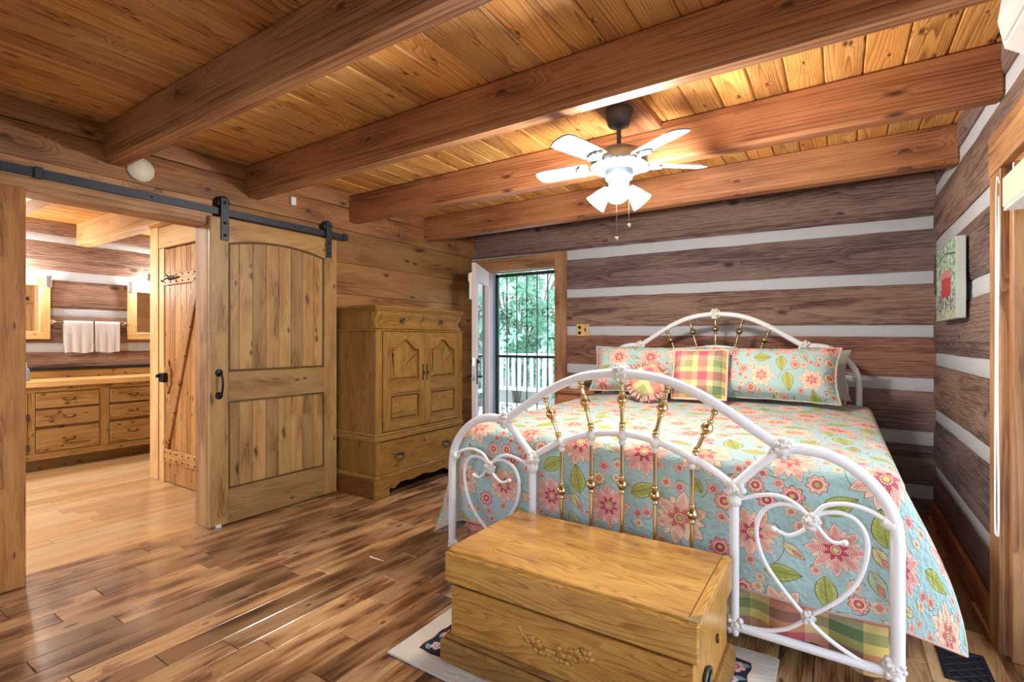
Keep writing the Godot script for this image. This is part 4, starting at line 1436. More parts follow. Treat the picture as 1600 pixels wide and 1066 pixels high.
	# metal tags hung on hooks above the mirrors' inner corners
	for k in 2:
		var x = 1.80 if k == 0 else 2.54
		var g = thing("hanging_tag", ["grey metal tag on a hook by the left mirror", "grey metal tag on a hook by the right mirror"][k], "tag", V(-7.05, 1.9, -x), "metal tags on hooks")
		m = mb(t); m.bx(x - 0.024, x + 0.024, 1.875, 2.0, -7.056, -7.05, 0.003, 1)
		part(g, "plate", m, M.tag_metal)
		m = mb(t); m.tube(curve([V(x, 1.99, -7.05), V(x + 0.012, 2.02, -7.045), V(x + 0.004, 2.05, -7.04), V(x + 0.03, 2.075, -7.05), V(x + 0.05, 2.09, -7.09)]), 0.005, 6)
		part(g, "hook", m, M.tag_metal)
	# wall lamps over the mirrors, mostly behind the door posts
	for k in 2:
		var x = 1.44 if k == 0 else 2.86
		var la = thing("wall_lamp", ["bathroom wall lamp above the left mirror", "bathroom wall lamp above the right mirror"][k], "lamp", V(-7.05, 2.03, -x), "bathroom wall lamps")
		m = mb(t); m.bx(x - 0.1, x + 0.1, 2.02, 2.10, -7.093, -7.06, 0.006)
		part(la, "base_plate", m, M.pewter)
		m = mb(t); m.tube(curve([V(x, 2.06, -7.06), V(x, 2.08, -6.99), V(x, 2.04, -6.955)]), 0.01, 8)
		part(la, "arm", m, M.pewter)
		m = mb(t); m.ball(V(x, 1.99, -6.95), 0.055, 16)
		part(la, "bulb", m, M.bulb_glow)
		var li = OmniLight3D.new()
		li.name = "wall_lamp_light"
		li.light_color = Color(1.0, 0.985, 0.96)
		li.light_energy = E_SCONCE
		li.light_size = 0.055
		li.omni_range = 12.0
		li.omni_attenuation = 2.0
		li.shadow_enabled = true
		la.add_child(li, true)
		li.position = V(-6.95, 1.99, -x) - la.position
	var cl = thing("added_ceiling_lamp", "added round flush lamp on the bathroom ceiling, out of view", "lamp", V(-5.3, 2.598, -0.45))  # unseen fixture added to brighten the bathroom floor
	m = mb(); m.lathe([Vector2(0, 2.599), Vector2(0.17, 2.599), Vector2(0.17, 2.575), Vector2(0.15, 2.57)], 24, V(-5.3, 0, -0.45))
	part(cl, "base_plate", m, M.fan_grey)
	m = mb(); m.lathe([Vector2(0.155, 2.572), Vector2(0.145, 2.535), Vector2(0.1, 2.505), Vector2(0.05, 2.494), Vector2(0, 2.492)], 24, V(-5.3, 0, -0.45))
	part(cl, "added_glass_lamp_bowl", m, M.glass_glow)
	var lo = OmniLight3D.new()
	lo.name = "added_ceiling_lamp_light"
	lo.light_color = Color(1.0, 0.985, 0.96)
	lo.light_energy = E_BATH_FILL
	lo.light_size = 0.1
	lo.omni_range = 12.0
	lo.omni_attenuation = 2.0
	lo.shadow_enabled = true
	cl.add_child(lo, true)
	lo.position = V(0, -0.21, 0)

func build_porch_door():
	# open door leaf, hinged at the left jamb, swung into the room
	var d = structure("door_1", "white glazed porch door standing open into the room", "")
	# hinge on the left jamb; the leaf points into the room
	var hinge = V(-3.425, 0, WB + 0.03)
	var far = V(-3.425 + 0.35, 0, WB + 0.03 + 0.743)
	var dir = (far - hinge).normalized()
	var nrm = Vector3.UP.cross(dir).normalized()
	var t = Transform3D(Basis(dir, Vector3.UP, dir.cross(Vector3.UP)), hinge)
	# local: x along the leaf, y up, z across
	for q in [[0.0, 0.10, M.door_reflect_red], [0.735, 0.82, M.door_white]]:
		var m = mb(t); m.bx(q[0], q[1], 0.015, 2.09, -0.022, 0.022, 0.003)
		part(d, "stile", m, q[2])
	for q in [[0.015, 0.28], [1.93, 2.09]]:
		var m = mb(t); m.bx(0.10, 0.735, q[0], q[1], -0.022, 0.022, 0.003)
		part(d, "rail", m, M.door_white)
	var m = mb(t); m.bx(0.095, 0.74, 0.275, 1.935, -0.003, 0.003, 0.0)
	part(d, "pane", m, M.pane)
	m = rect_frame(t, 0.092, 0.743, 0.272, 1.938, -0.026, 0.026, 0.016)
	part(d, "glazing_bead", m, M.door_white)
	for s in [-1.0, 1.0]:
		m = mb(t)
		m.bx(0.745, 0.785, 0.86, 1.12, s * 0.022, s * 0.03, 0.002)
		m.tube([V(0.765, 0.94, s * 0.028), V(0.765, 0.94, s * 0.07)], 0.009, 8)
		m.tube([V(0.765, 0.94, s * 0.07), V(0.67, 0.94, s * 0.07)], 0.009, 8)
		m.ball(V(0.765, 1.09, s * 0.035), 0.018, 10)
		part(d, "lever_handle", m, M.black_iron)
	m = mb(t); m.bx(0.8195, 0.823, 0.9, 0.98, -0.012, 0.012, 0.0); m.bx(0.8195, 0.823, 1.05, 1.13, -0.012, 0.012, 0.0)
	part(d, "latch_plate", m, M.chrome)
	m = mb(t); m.bx(0.775, 0.818, 1.72, 1.99, 0.022, 0.05, 0.006)
	m.bx(0.78, 0.815, 1.9, 1.98, 0.05, 0.06, 0.004)
	part(d, "alarm_contact", m, M.white)
	# iron gate in the opening
	var g = thing("security_gate", "dark iron security gate with scrolls filling the porch doorway", "gate", V(-2.98, 0.0, WB - 0.13))
	var z = WB - 0.13
	var X0 = -3.43
	var X1 = -2.57
	for x in [X0 + 0.02, X1 - 0.02]:
		m = mb(); m.bx(x - 0.02, x + 0.02, 0.02, 2.09, z - 0.015, z + 0.015, 0.002)
		part(g, "frame_post", m, M.gate)
	for y in [0.04, 2.07]:
		m = mb(); m.bx(X0, X1, y - 0.018, y + 0.018, z - 0.015, z + 0.015, 0.002)
		part(g, "frame_rail", m, M.gate)
	m = mb(); m.bx(X0, X1, 1.105, 1.135, z - 0.012, z + 0.012, 0.002)
	part(g, "middle_rail", m, M.gate)
	var xs = []
	for k in 5: xs.append(X0 + 0.02 + (X1 - X0 - 0.04) * (k + 1) / 6.0)
	for x in xs:
		m = mb(); m.tube([V(x, 0.04, z), V(x, 2.07, z)], 0.007, 6)
		part(g, "bar", m, M.gate)
	# scroll ornaments
	var scroll = func(m2, cx, cy, sx, sy, r):
		var pts = []
		for k in 15:
			var a = k * 0.42
			var q = r * (1.0 - k / 18.0)
			pts.append(V(cx + sx * (r - q * cos(a)), cy + sy * q * sin(a) * 1.1, z))
		m2.tube(pts, 0.005, 5)
	for o in [[2, 1.62, 0.0], [0, 1.62, 0.0], [4, 1.62, 0.0], [0, 0.5, 0.0], [2, 0.45, 0.0], [4, 0.5, 0.0]]:
		m = mb()
		var x = xs[o[0]]
		var big = o[0] == 2
		for sx in [-1.0, 1.0]:
			for sy in [-1.0, 1.0]:
				scroll.call(m, x, o[1] + sy * 0.01, sx, sy, 0.045)
				if big:
					scroll.call(m, x, o[1] + sy * 0.12, sx, sy, 0.04)
		m.ball(V(x, o[1] + (0.17 if big else 0.06), z), 0.014, 6)
		m.ball(V(x, o[1] - (0.17 if big else 0.06), z), 0.014, 6)
		part(g, "scroll", m, M.gate)
	m = mb()
	m.bx(X1 - 0.05, X1, 1.27, 1.40, z + 0.015, z + 0.03, 0.002)
	m.tube([V(X1 - 0.03, 1.33, z + 0.03), V(X1 - 0.03, 1.33, z + 0.06), V(X1 - 0.12, 1.33, z + 0.06)], 0.008, 6)
	part(g, "lever_handle", m, M.black_iron)

func leaf_whorl(m: MB, c: Vector3, face: Vector3, r: float, k: int):
	var s = face.cross(Vector3.UP if absf(face.y) < 0.9 else Vector3.RIGHT).normalized()
	var u = s.cross(face).normalized()
	for i in k:
		var a = TAU * i / k + rr(-0.25, 0.25)
		var d = (s * cos(a) + u * sin(a))
		var tip = c + d * r * rr(0.8, 1.15) - face * r * rr(0.05, 0.35)
		var side = d.cross(face).normalized() * r * 0.17
		var mid = c.lerp(tip, 0.55)
		var nn = face
		var lift = face * r * 0.05
		m.tri(c, mid + side, mid + lift, nn, nn + side, nn, Vector2.ZERO, Vector2.ZERO, Vector2.ZERO)
		m.tri(c, mid + lift, mid - side, nn, nn, nn - side, Vector2.ZERO, Vector2.ZERO, Vector2.ZERO)
		m.tri(mid + side, tip, mid + lift, nn + side, nn, nn, Vector2.ZERO, Vector2.ZERO, Vector2.ZERO)
		m.tri(mid + lift, tip, mid - side, nn, nn, nn - side, Vector2.ZERO, Vector2.ZERO, Vector2.ZERO)

func build_outside():
	var g = structure("porch_floor", "pale porch deck outside the open door")
	for k in 14:
		var z = WB - 0.2 - k * 0.30
		var m = mb(); m.bx(-8.6, 0.6, -0.09, -0.05, z - 0.296, z, 0.004, 0, ro())
		part(g, "deck_board", m, M.deck)
	var r = thing("porch_railing", "pale green-white porch railing with square balusters", "railing", V(-4.6, -0.05, -8.9))
	var z = -8.9
	var m = mb(); m.bx(-8.4, -1.2, 0.98, 1.04, z - 0.06, z + 0.06, 0.004)
	part(r, "top_rail", m, M.porch_white)
	m = mb(); m.bx(-8.4, -1.2, 0.26, 0.34, z - 0.03, z + 0.03, 0.004)
	part(r, "bottom_rail", m, M.porch_white)
	var x = -8.3
	while x < -1.25:
		m = mb(); m.bx(x - 0.032, x + 0.032, 0.34, 0.98, z - 0.02, z + 0.02, 0.003, 1)
		part(r, "baluster", m, M.porch_white)
		x += 0.15
	for px_ in [-8.35, -6.2, -3.0, -1.25]:
		m = mb(); m.bx(px_ - 0.05, px_ + 0.05, -0.06, 1.0, z - 0.05, z + 0.05, 0.004, 1)
		part(r, "post", m, M.porch_white)
	# wooded bank
	m = mb()
	var f = FastNoiseLite.new()
	f.seed = 3
	f.frequency = 0.4
	var P = []
	var U = []
	for i in 25:
		var row = []
		var ur = []
		for j in 17:
			var xx = -22.0 + i * 1.2
			var zz = -9.2 - j * 0.9
			row.append(V(xx, -0.8 + j * 0.52 + 0.5 * f.get_noise_2d(xx, zz), zz)); ur.append(Vector2(xx, zz))
		P.append(row); U.append(ur)
	m.grid(P, U, -1.0)
	var hill = MeshInstance3D.new()
	hill.name = "ground_bank"
	hill.mesh = m.mesh()
	hill.mesh.surface_set_material(0, M.hill)
	add_child(hill)
	hill.set_meta("kind", "structure")
	# ground all round, so that the sky does not light from below
	m = mb(); m.bx(-30, 20, -1.0, -0.9, -12.0, 22, 0.0)
	var gr = MeshInstance3D.new()
	gr.name = "ground"
	gr.mesh = m.mesh()
	gr.mesh.surface_set_material(0, M.hill)
	add_child(gr)
	gr.set_meta("kind", "structure")
	# rhododendrons
	var labels = ["rhododendron with long pale leaves seen through the middle gate bars", "rhododendron at the left behind the open porch door", "tall rhododendron at the back of the bank outside", "rhododendron close to the railing right of the gate's middle"]
	var at = [V(-6.55, 0.0, -10.3), V(-8.25, 0.0, -10.4), V(-7.6, 1.4, -13.3), V(-4.85, -0.2, -10.0)]
	var hs = [3.4, 3.3, 4.2, 2.6]
	var rad = [0.8, 0.8, 2.0, 0.62]
	for b in 4:
		var bush = thing("rhododendron", labels[b], "bush", at[b] + V(0, -0.9, 0), "rhododendrons beyond the porch")
		m = mb()
		for k in 7:
			var a = TAU * k / 7.0 + b
			m.tube(curve([at[b] + V(0, -0.9, 0), at[b] + V(cos(a) * 0.2, hs[b] * 0.25, sin(a) * 0.2), at[b] + V(cos(a) * rad[b] * 0.6, hs[b] * rr(0.55, 0.8), sin(a) * rad[b] * 0.6)]), 0.022, 5)
		part(bush, "stems", m, M.stem)
		var count = [64, 52, 90, 44][b]
		for k in count:
			var a = rr(0, TAU)
			var e = rr(-0.3, 1.0)
			var q = sqrt(rr(0.25, 1.0))
			var p = at[b] + V(cos(a) * rad[b] * q, hs[b] * (0.45 + 0.5 * e) , sin(a) * rad[b] * q)
			var face = (V(cos(a), 0.5 + e * 0.5, sin(a)) + V(0.35, 0, 1.0) * 0.9 + V(rr(-.4, .4), rr(-.4, .4), rr(-.4, .4))).normalized()
			m = mb()
			leaf_whorl(m, p, face, rr(0.2, 0.32), 7)
			part(bush, "leaf_whorl", m, M.leaf[rng.randi() % 4])
		m = mb()
		for k in 150:
			var a = rr(0, TAU)
			var q = sqrt(rr(0.0, 0.8))
			var p = at[b] + V(cos(a) * rad[b] * q, hs[b] * rr(0.1, 0.98), sin(a) * rad[b] * q)
			leaf_whorl(m, p, V(rr(-1, 1), rr(-0.2, 1), rr(-0.4, 1)).normalized(), rr(0.16, 0.26), 6)
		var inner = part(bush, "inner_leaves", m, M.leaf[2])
		inner.set_meta("kind", "stuff")

func build_right_things():
	# printed canvas on the right wall
	var pc = thing("canvas_print", "small canvas print of a red covered bridge on the right log wall", "picture", V(0.56, 1.42, -3.92))
	var m = mb(); m.bx(0.533, 0.578, 1.425, 1.872, -4.225, -3.60, 0.003)
	part(pc, "stretcher", m, M.canvas)
	m = mb()
	var nn = V(-1, 0, 0)
	m.quad(V(0.5325, 1.426, -4.224), V(0.5325, 1.426, -3.601), V(0.5325, 1.871, -3.601), V(0.5325, 1.871, -4.224), nn, Vector2(0, 1), Vector2(1, 1), Vector2(1, 0), Vector2(0, 0))
	part(pc, "printed_face", m, M.print)
	# roller shade cassette over the glass door with a bead cord
	var sh = thing("roller_shade", "cream roller shade cassette over the glass door with a looped cord", "shade", V(0.55, 1.85, -1.8))
	m = mb(); m.bx(0.545, 0.66, 1.825, 1.95, -2.735, -0.9, 0.008)
	part(sh, "cassette", m, M.shade_white)
	m = mb(); m.bx(0.548, 0.655, 1.815, 1.825, -2.73, -0.9, 0.002)
	part(sh, "hem_bar", m, M.white)
	m = mb(); m.bx(0.56, 0.63, 1.95, 1.99, -2.70, -2.66, 0.004)
	part(sh, "bracket", m, M.chrome)
	m = mb(); m.tube(curve([V(0.54, 1.93, -2.74), V(0.535, 1.90, -2.765), V(0.535, 1.2, -2.778), V(0.535, 0.6, -2.79), V(0.535, 0.52, -2.765), V(0.535, 0.6, -2.735), V(0.535, 1.2, -2.752), V(0.54, 1.88, -2.75)], 6), 0.0035, 6)
	part(sh, "cord", m, M.white)
	# air conditioner high on the right wall
	var ac = thing("air_conditioner", "white wall air conditioner just entering the picture at top right", "air conditioner", V(0.5, 2.08, -1.6))
	var poly = PackedVector2Array([Vector2(0.588, 2.35), Vector2(0.42, 2.35), Vector2(0.40, 2.33), Vector2(0.385, 2.22), Vector2(0.40, 2.14), Vector2(0.44, 2.11), Vector2(0.588, 2.085)])
	m = mb(); m.prism(poly, -1.98, -1.25, 0.004)
	part(ac, "case", m, M.white)
	m = mb(); m.bx(0.392, 0.40, 2.15, 2.30, -1.96, -1.28, 0.002, 2)
	part(ac, "front_panel", m, M.white)
	# floor register
	var v = thing("floor_register", "black cast floor register near the bed's right foot corner", "vent", V(0.42, 0.0, -2.66))
	m = mb()
	m.bx(0.345, 0.50, 0.0005, 0.006, -2.55, -2.535, 0.001); m.bx(0.345, 0.50, 0.0005, 0.006, -2.785, -2.77, 0.001)
	m.bx(0.345, 0.362, 0.0005, 0.006, -2.77, -2.55, 0.001); m.bx(0.483, 0.50, 0.0005, 0.006, -2.77, -2.55, 0.001)
	part(v, "frame", m, M.vent)
	m = mb(); m.bx(0.36, 0.485, 0.0003, 0.0012, -2.775, -2.545, 0.0)
	part(v, "duct", m, M.dark)
	for k in 9:
		m = mb()
		var pts = []
		for q in 13: pts.append(V(0.36 + 0.125 * q / 12.0, 0.004, -2.757 + k * 0.0245 + 0.008 * sin(q * 1.05 + (PI if k % 2 else 0.0))))
		m.tube(pts, 0.0028, 5)
		part(v, "scroll_bar", m, M.vent)
	# wall plate with outlet and switch
	var o = thing("outlet_plate", "wooden wall plate with black outlet and switch beside the porch door", "outlet", V(-2.235, 1.35, WB))
	m = mb(); m.bx(-2.305, -2.165, 1.352, 1.477, WB + 0.002, WB + 0.012, 0.004, 1)
	part(o, "plate", m, M.plate_wood)
	m = mb()
	for y in [1.385, 1.442]: m.lathe([Vector2(0, 0), Vector2(0.018, 0), Vector2(0.018, 0.003), Vector2(0, 0.003)], 12, V(-2.268, y, WB + 0.012), Basis(V(1, 0, 0), V(0, 0, 1), V(0, -1, 0)))
	part(o, "socket", m, M.dark)
	m = mb(); m.bx(-2.208, -2.196, 1.40, 1.432, WB + 0.012, WB + 0.022, 0.002)
	part(o, "switch", m, M.dark)
	# nightstand with white jar
	var n = thing("nightstand", "reddish wooden nightstand between the bed and the porch door", "nightstand", V(-2.16, 0, -4.58))
	m = mb(); m.bx(-2.395, -1.93, 0.79, 0.828, -4.775, -4.385, 0.008, 0, ro())
	part(n, "top", m, M.casing_red)
	m = mb(); m.bx(-2.365, -1.96, 0.63, 0.789, -4.76, -4.42, 0.003, 0, ro())
	part(n, "apron", m, M.casing_red)
	m = mb(); m.bx(-2.33, -1.995, 0.65, 0.77, -4.425, -4.408, 0.004, 0, ro())
	var dr = part(n, "drawer", m, M.casing_red)
	m = mb(); m.ball(V(-2.16, 0.71, -4.395), 0.014, 10)
	part(dr, "knob", m, M.old_brass)
	for x in [-2.345, -1.98]:
		for z in [-4.74, -4.44]:
			m = mb(); m.bx(x - 0.02, x + 0.02, 0.0, 0.631, z - 0.02, z + 0.02, 0.004, 1, ro())
			part(n, "leg", m, M.casing_red)
	m = mb(); m.bx(-2.34, -1.985, 0.2, 0.22, -4.74, -4.44, 0.003, 0, ro())
	part(n, "shelf", m, M.casing_red)
	var j = thing("white_jar", "white jar with a thin metal stem standing on the nightstand", "jar", V(-2.21, 0.8285, -4.5))
	m = mb(); m.lathe([Vector2(0, 0), Vector2(0.048, 0), Vector2(0.056, 0.01), Vector2(0.058, 0.06), Vector2(0.05, 0.085), Vector2(0.03, 0.093), Vector2(0, 0.095)], 22, V(-2.19, 0.8285, -4.5))
	part(j, "body", m, M.white)
	m = mb(); m.tube([V(-2.19, 0.92, -4.5), V(-2.19, 0.965, -4.5)], 0.006, 6)
	m.tube([V(-2.21, 0.955, -4.5), V(-2.165, 0.95, -4.5)], 0.004, 6)
	part(j, "stem", m, M.pewter)

func build_fan():
	var fx = -0.998
	var fz = -2.60
	var f = thing("ceiling_fan", "ceiling fan with pale blades and three lit glass shades", "ceiling fan", V(fx, 2.555, fz))
	var c = V(fx, 0, fz)
	var m = mb(); m.lathe([Vector2(0, 2.554), Vector2(0.075, 2.554), Vector2(0.077, 2.535), Vector2(0.068, 2.50), Vector2(0.055, 2.465), Vector2(0.02, 2.455), Vector2(0, 2.455)], 26, c)
	part(f, "canopy", m, M.fan_grey)
	m = mb(); m.tube([c + V(0, 2.46, 0), c + V(0, 2.34, 0)], 0.012, 10)
	part(f, "downrod", m, M.fan_grey)
	m = mb(); m.lathe([Vector2(0, 2.352), Vector2(0.05, 2.35), Vector2(0.09, 2.335), Vector2(0.13, 2.315), Vector2(0.15, 2.285), Vector2(0.155, 2.25), Vector2(0.15, 2.24), Vector2(0.12, 2.228), Vector2(0.08, 2.222), Vector2(0, 2.222)], 32, c)
	var hous = part(f, "motor_housing", m, M.fan_silver)
	m = mb()
	for k in 30:
		var a = TAU * k / 30.0
		var d = V(cos(a), 0, sin(a))
		m.tube([c + d * 0.152 + V(0, 2.245, 0), c + d * 0.125 + V(0, 2.226, 0)], 0.006, 5)
	part(hous, "fluting", m, M.fan_silver)
	m = mb(); m.lathe([Vector2(0, 2.224), Vector2(0.075, 2.224), Vector2(0.078, 2.20), Vector2(0.07, 2.175), Vector2(0.05, 2.165), Vector2(0.05, 2.13), Vector2(0.03, 2.12), Vector2(0, 2.118)], 24, c)
	part(f, "light_fitter", m, M.fan_grey)
	# five blades on scalloped brackets; two point towards the viewer
	var cam = atan2(-fz, -fx)  # direction of the camera in the xz plane
	for k in 5:
		var a = cam + deg_to_rad(36.0 + 72.0 * k)
		var d = V(cos(a), 0, sin(a))
		var s = V(-sin(a), 0, cos(a))
		var t = Transform3D(Basis(d, (Vector3.UP * cos(0.2) + s * sin(0.2)).normalized(), d.cross((Vector3.UP * cos(0.2) + s * sin(0.2)).normalized())), c + V(0, 2.262, 0))
		m = mb(t)
		var poly = PackedVector2Array()
		for q in [[0.17, -0.05], [0.22, -0.058], [0.44, -0.066], [0.475, -0.058], [0.49, -0.03], [0.492, 0.0], [0.49, 0.03], [0.475, 0.058], [0.44, 0.066], [0.22, 0.058], [0.17, 0.05]]:
			poly.append(Vector2(q[0], q[1]))
		# lay the polygon flat: its y becomes local z
		var flat = Transform3D(t.basis * Basis(V(1, 0, 0), V(0, 0, 1), V(0, -1, 0)), t.origin)
		m.t = flat
		m.prism(poly, -0.003, 0.004, 0.001)
		var bl = part(f, "blade", m, M.blade)
		m = mb(t)
		m.tube(curve([V(0.11, -0.03, 0), V(0.15, -0.028, 0), V(0.18, -0.012, 0)]), [0.014, 0.013, 0.013, 0.012, 0.012, 0.011, 0.011, 0.01, 0.01].slice(0, 9), 8)
		for q in 5:
			var b2 = (q - 2) * 0.42
			m.tube([V(0.165, -0.010, 0), V(0.165 + 0.075 * cos(b2), -0.008, 0.06 * sin(b2))], [0.009, 0.013], 7)
		part(bl, "bracket", m, M.fan_silver)
	# three glass shades with bulbs
	for k in 3:
		var a = cam + deg_to_rad([4.0, 112.0, -116.0][k])
		var d = V(cos(a), 0, sin(a))
		var ax = (d * 0.72 + V(0, -0.69, 0)).normalized()
		var base = c + d * 0.062 + V(0, 2.135, 0)
		var side = ax.cross(Vector3.UP).normalized()
		var B = Basis(side, ax, side.cross(ax))
		m = mb(); m.tube([c + d * 0.03 + V(0, 2.155, 0), base + ax * 0.012], 0.014, 8)
		part(f, "arm", m, M.fan_grey)
		m = mb(); m.lathe([Vector2(0.022, 0.0), Vector2(0.028, 0.012), Vector2(0.04, 0.04), Vector2(0.05, 0.075), Vector2(0.062, 0.11), Vector2(0.059, 0.11), Vector2(0.047, 0.075), Vector2(0.037, 0.04), Vector2(0.025, 0.014), Vector2(0.02, 0.004)], 20, base, B)
		var sd = part(f, "glass_shade_lamp", m, M.glass_glow)
		m = mb(); m.ball(base + ax * 0.075, 0.03, 14)
		part(sd, "bulb", m, M.bulb_glow)
		var li = OmniLight3D.new()
		li.name = "fan_bulb_light"
		li.light_color = Color(1.0, 0.97, 0.92)
		li.light_energy = E_FAN
		li.light_size = 0.05
		li.omni_range = 12.0
		li.omni_attenuation = 2.0
		li.shadow_enabled = true
		f.add_child(li, true)
		li.position = base + ax * 0.075 - f.position
	for q in [[-0.005, 0.02, 1.86], [0.06, 0.01, 1.925]]:
		m = mb(); m.tube([c + V(q[0], 2.125, q[1]), c + V(q[0], q[2], q[1])], 0.0016, 5)
		var ch = part(f, "pull_chain", m, M.chrome)
		m = mb(); m.ball(c + V(q[0], q[2] - 0.008, q[1]), 0.012, 10, V(1.2, 0.8, 1.2))
		part(ch, "pendant", m, M.chrome)

const BX := -0.829   # middle of the foot of the bed
const HX := -0.862   # middle of the head
const FZ := -2.20
const HZ := -4.45

func casting(m: MB, c: Vector3, r: float, seed_: int):
	var g = RandomNumberGenerator.new()
	g.seed = seed_
	m.ball(c, r, 12, V(1, 1, 0.8))
	for k in 9:
		var a = TAU * k / 9.0
		m.ball(c + V(cos(a) * r * 0.95, sin(a) * r * 0.95, g.randf_range(-0.3, 0.4) * r), r * g.randf_range(0.3, 0.5), 8)
	for k in 5:
		m.ball(c + V(g.randf_range(-0.6, 0.6) * r, g.randf_range(-0.6, 0.6) * r, r * 0.7), r * 0.3, 6)

func spindle(m: MB, a: Vector3, b: Vector3, balls: Array):
	m.tube([a, b], 0.0092, 10)
	var ax = (b - a).normalized()
	var side = ax.cross(Vector3.BACK).normalized()
	var B = Basis(side, ax, side.cross(ax))
	var L = a.distance_to(b)
	for q in [0.02, L - 0.02]:
		m.lathe([Vector2(0.009, -0.02), Vector2(0.015, -0.012), Vector2(0.015, -0.004), Vector2(0.011, 0.0), Vector2(0.016, 0.006), Vector2(0.014, 0.014), Vector2(0.009, 0.02)], 12, a + ax * q, B)
	for q in balls:
		m.lathe([Vector2(0.009, -0.042), Vector2(0.014, -0.038), Vector2(0.014, -0.03), Vector2(0.010, -0.026), Vector2(0.019, -0.018), Vector2(0.024, -0.006), Vector2(0.027, 0.0), Vector2(0.024, 0.006), Vector2(0.019, 0.018), Vector2(0.010, 0.026), Vector2(0.014, 0.03), Vector2(0.014, 0.038), Vector2(0.009, 0.042)], 14, a + ax * L * q, B)

func end_panel(bed, cx: float, z: float, up: float, foot: bool):
	var W = func(x, y): return V(cx + x, y + up, z)
	var arch = [[0, 1.152], [0.168, 1.136], [0.306, 1.09], [0.433, 1.022], [0.552, 0.945], [0.646, 0.885]]
	var pts = []
	for i in range(arch.size() - 1, 0, -1): pts.append(W.call(-arch[i][0], arch[i][1]))
	for p in arch: pts.append(W.call(p[0], p[1]))
	var m = mb(); m.tube(curve(pts, 5), 0.0215, 12)
	part(bed, "arch_tube", m, M.iron_white)
	for s in [-1.0, 1.0]:
		var sh = [[0.646, 0.885], [0.728, 0.89], [0.809, 0.874], [0.887, 0.83], [0.945, 0.772], [0.985, 0.70], [1.002, 0.616], [1.003, 0.484], [1.003, 0.25]]
		pts = []
		for p in sh: pts.append(W.call(s * p[0] * (1.0 if foot else 0.985), p[1]))
		pts.append(V(cx + s * 1.003 * (1.0 if foot else 0.985), 0.0, z))
		m = mb(); m.tube(curve(pts, 4), 0.0215, 12)
		part(bed, "corner_post", m, M.iron_white)
		m = mb(); m.tube([W.call(s * 0.646, 0.885), W.call(s * 0.56, 0.805), W.call(s * 0.475, 0.712)], 0.0185, 10)
		part(bed, "brace_tube", m, M.iron_white)
		m = mb(); m.tube([W.call(s * 0.475, 0.712), V(cx + s * 0.475, 0.13, z)], 0.0185, 10)
		part(bed, "inner_post", m, M.iron_white)
		m = mb(); m.tube([V(cx + s * 0.475, 0.145, z), V(cx + s * 0.99, 0.135, z)], 0.0175, 10)
		part(bed, "bottom_rail", m, M.iron_white)
		# heart scroll
		m = mb()
		var rod = func(list, r):
			var q = []
			for p in list: q.append(W.call(s * p[0], p[1]))
			m.tube(curve(q, 4), r, 8)
		rod.call([[0.73, 0.645], [0.70, 0.664], [0.645, 0.669], [0.589, 0.64], [0.56, 0.582], [0.56, 0.507], [0.589, 0.424], [0.645, 0.344], [0.70, 0.282], [0.725, 0.258]], 0.0085)
		rod.call([[0.757, 0.645], [0.79, 0.662], [0.836, 0.669], [0.884, 0.65], [0.914, 0.594], [0.913, 0.517], [0.884, 0.423], [0.827, 0.344], [0.751, 0.275]], 0.0085)
		rod.call([[0.73, 0.597], [0.70, 0.568], [0.663, 0.552], [0.622, 0.567]], 0.0075)
		rod.call([[0.765, 0.602], [0.794, 0.568], [0.819, 0.556], [0.845, 0.563]], 0.0075)
		rod.call([[0.49, 0.66], [0.579, 0.693], [0.645, 0.697], [0.694, 0.675], [0.735, 0.64]], 0.0085)
		rod.call([[0.75, 0.64], [0.786, 0.686], [0.852, 0.705], [0.916, 0.695], [0.962, 0.673], [0.998, 0.655]], 0.0085)
		rod.call([[0.725, 0.245], [0.663, 0.192], [0.589, 0.162], [0.49, 0.152]], 0.0085)
		rod.call([[0.74, 0.24], [0.802, 0.193], [0.884, 0.152], [0.93, 0.14]], 0.0085)
		m.ball(W.call(s * 0.617, 0.567), 0.012, 8)
		m.ball(W.call(s * 0.85, 0.563), 0.012, 8)
		part(bed, "heart_scroll", m, M.iron_white)
		m = mb()
		casting(m, W.call(s * 0.646, 0.885), 0.036, 5)
		part(bed, "casting", m, M.cast_white)
		m = mb()
		casting(m, W.call(s * 0.475, 0.70), 0.033, 6)
		m.ball(W.call(s * 0.475, 0.655), 0.03, 10)
		part(bed, "casting", m, M.cast_white)
		m = mb(); casting(m, W.call(s * 0.742, 0.622), 0.026, 7)
		m.ball(W.call(s * 0.742, 0.60), 0.024, 8, V(1.2, 0.8, 0.6))
		part(bed, "casting", m, M.cast_white)
		m = mb(); casting(m, W.call(s * 0.733, 0.256), 0.02, 8)
		part(bed, "casting", m, M.cast_white)
		m = mb(); m.ball(W.call(s * 0.985, 0.656), 0.024, 10, V(1.4, 1, 1))
		part(bed, "casting", m, M.cast_white)
		for x in [0.475, 0.99]:
			m = mb(); casting(m, V(cx + s * x, 0.155, z), 0.032, 9)
			part(bed, "casting", m, M.cast_white)
	m = mb(); m.tube([V(cx - 0.475, 0.145, z), V(cx + 0.475, 0.145, z)], 0.0175, 10)
	part(bed, "bottom_rail", m, M.iron_white)
	var inn = [[-0.475, 0.71], [-0.39, 0.765], [-0.301, 0.81], [-0.148, 0.862], [0, 0.878], [0.148, 0.862], [0.301, 0.81], [0.39, 0.765], [0.475, 0.71]]
	pts = []
	for p in inn: pts.append(W.call(p[0], p[1]))
	m = mb(); m.tube(curve(pts, 4), 0.0165, 10)
	part(bed, "inner_arch_tube", m, M.iron_white)
	m = mb(); casting(m, W.call(0, 1.155), 0.036, 11)
	part(bed, "casting", m, M.cast_white)
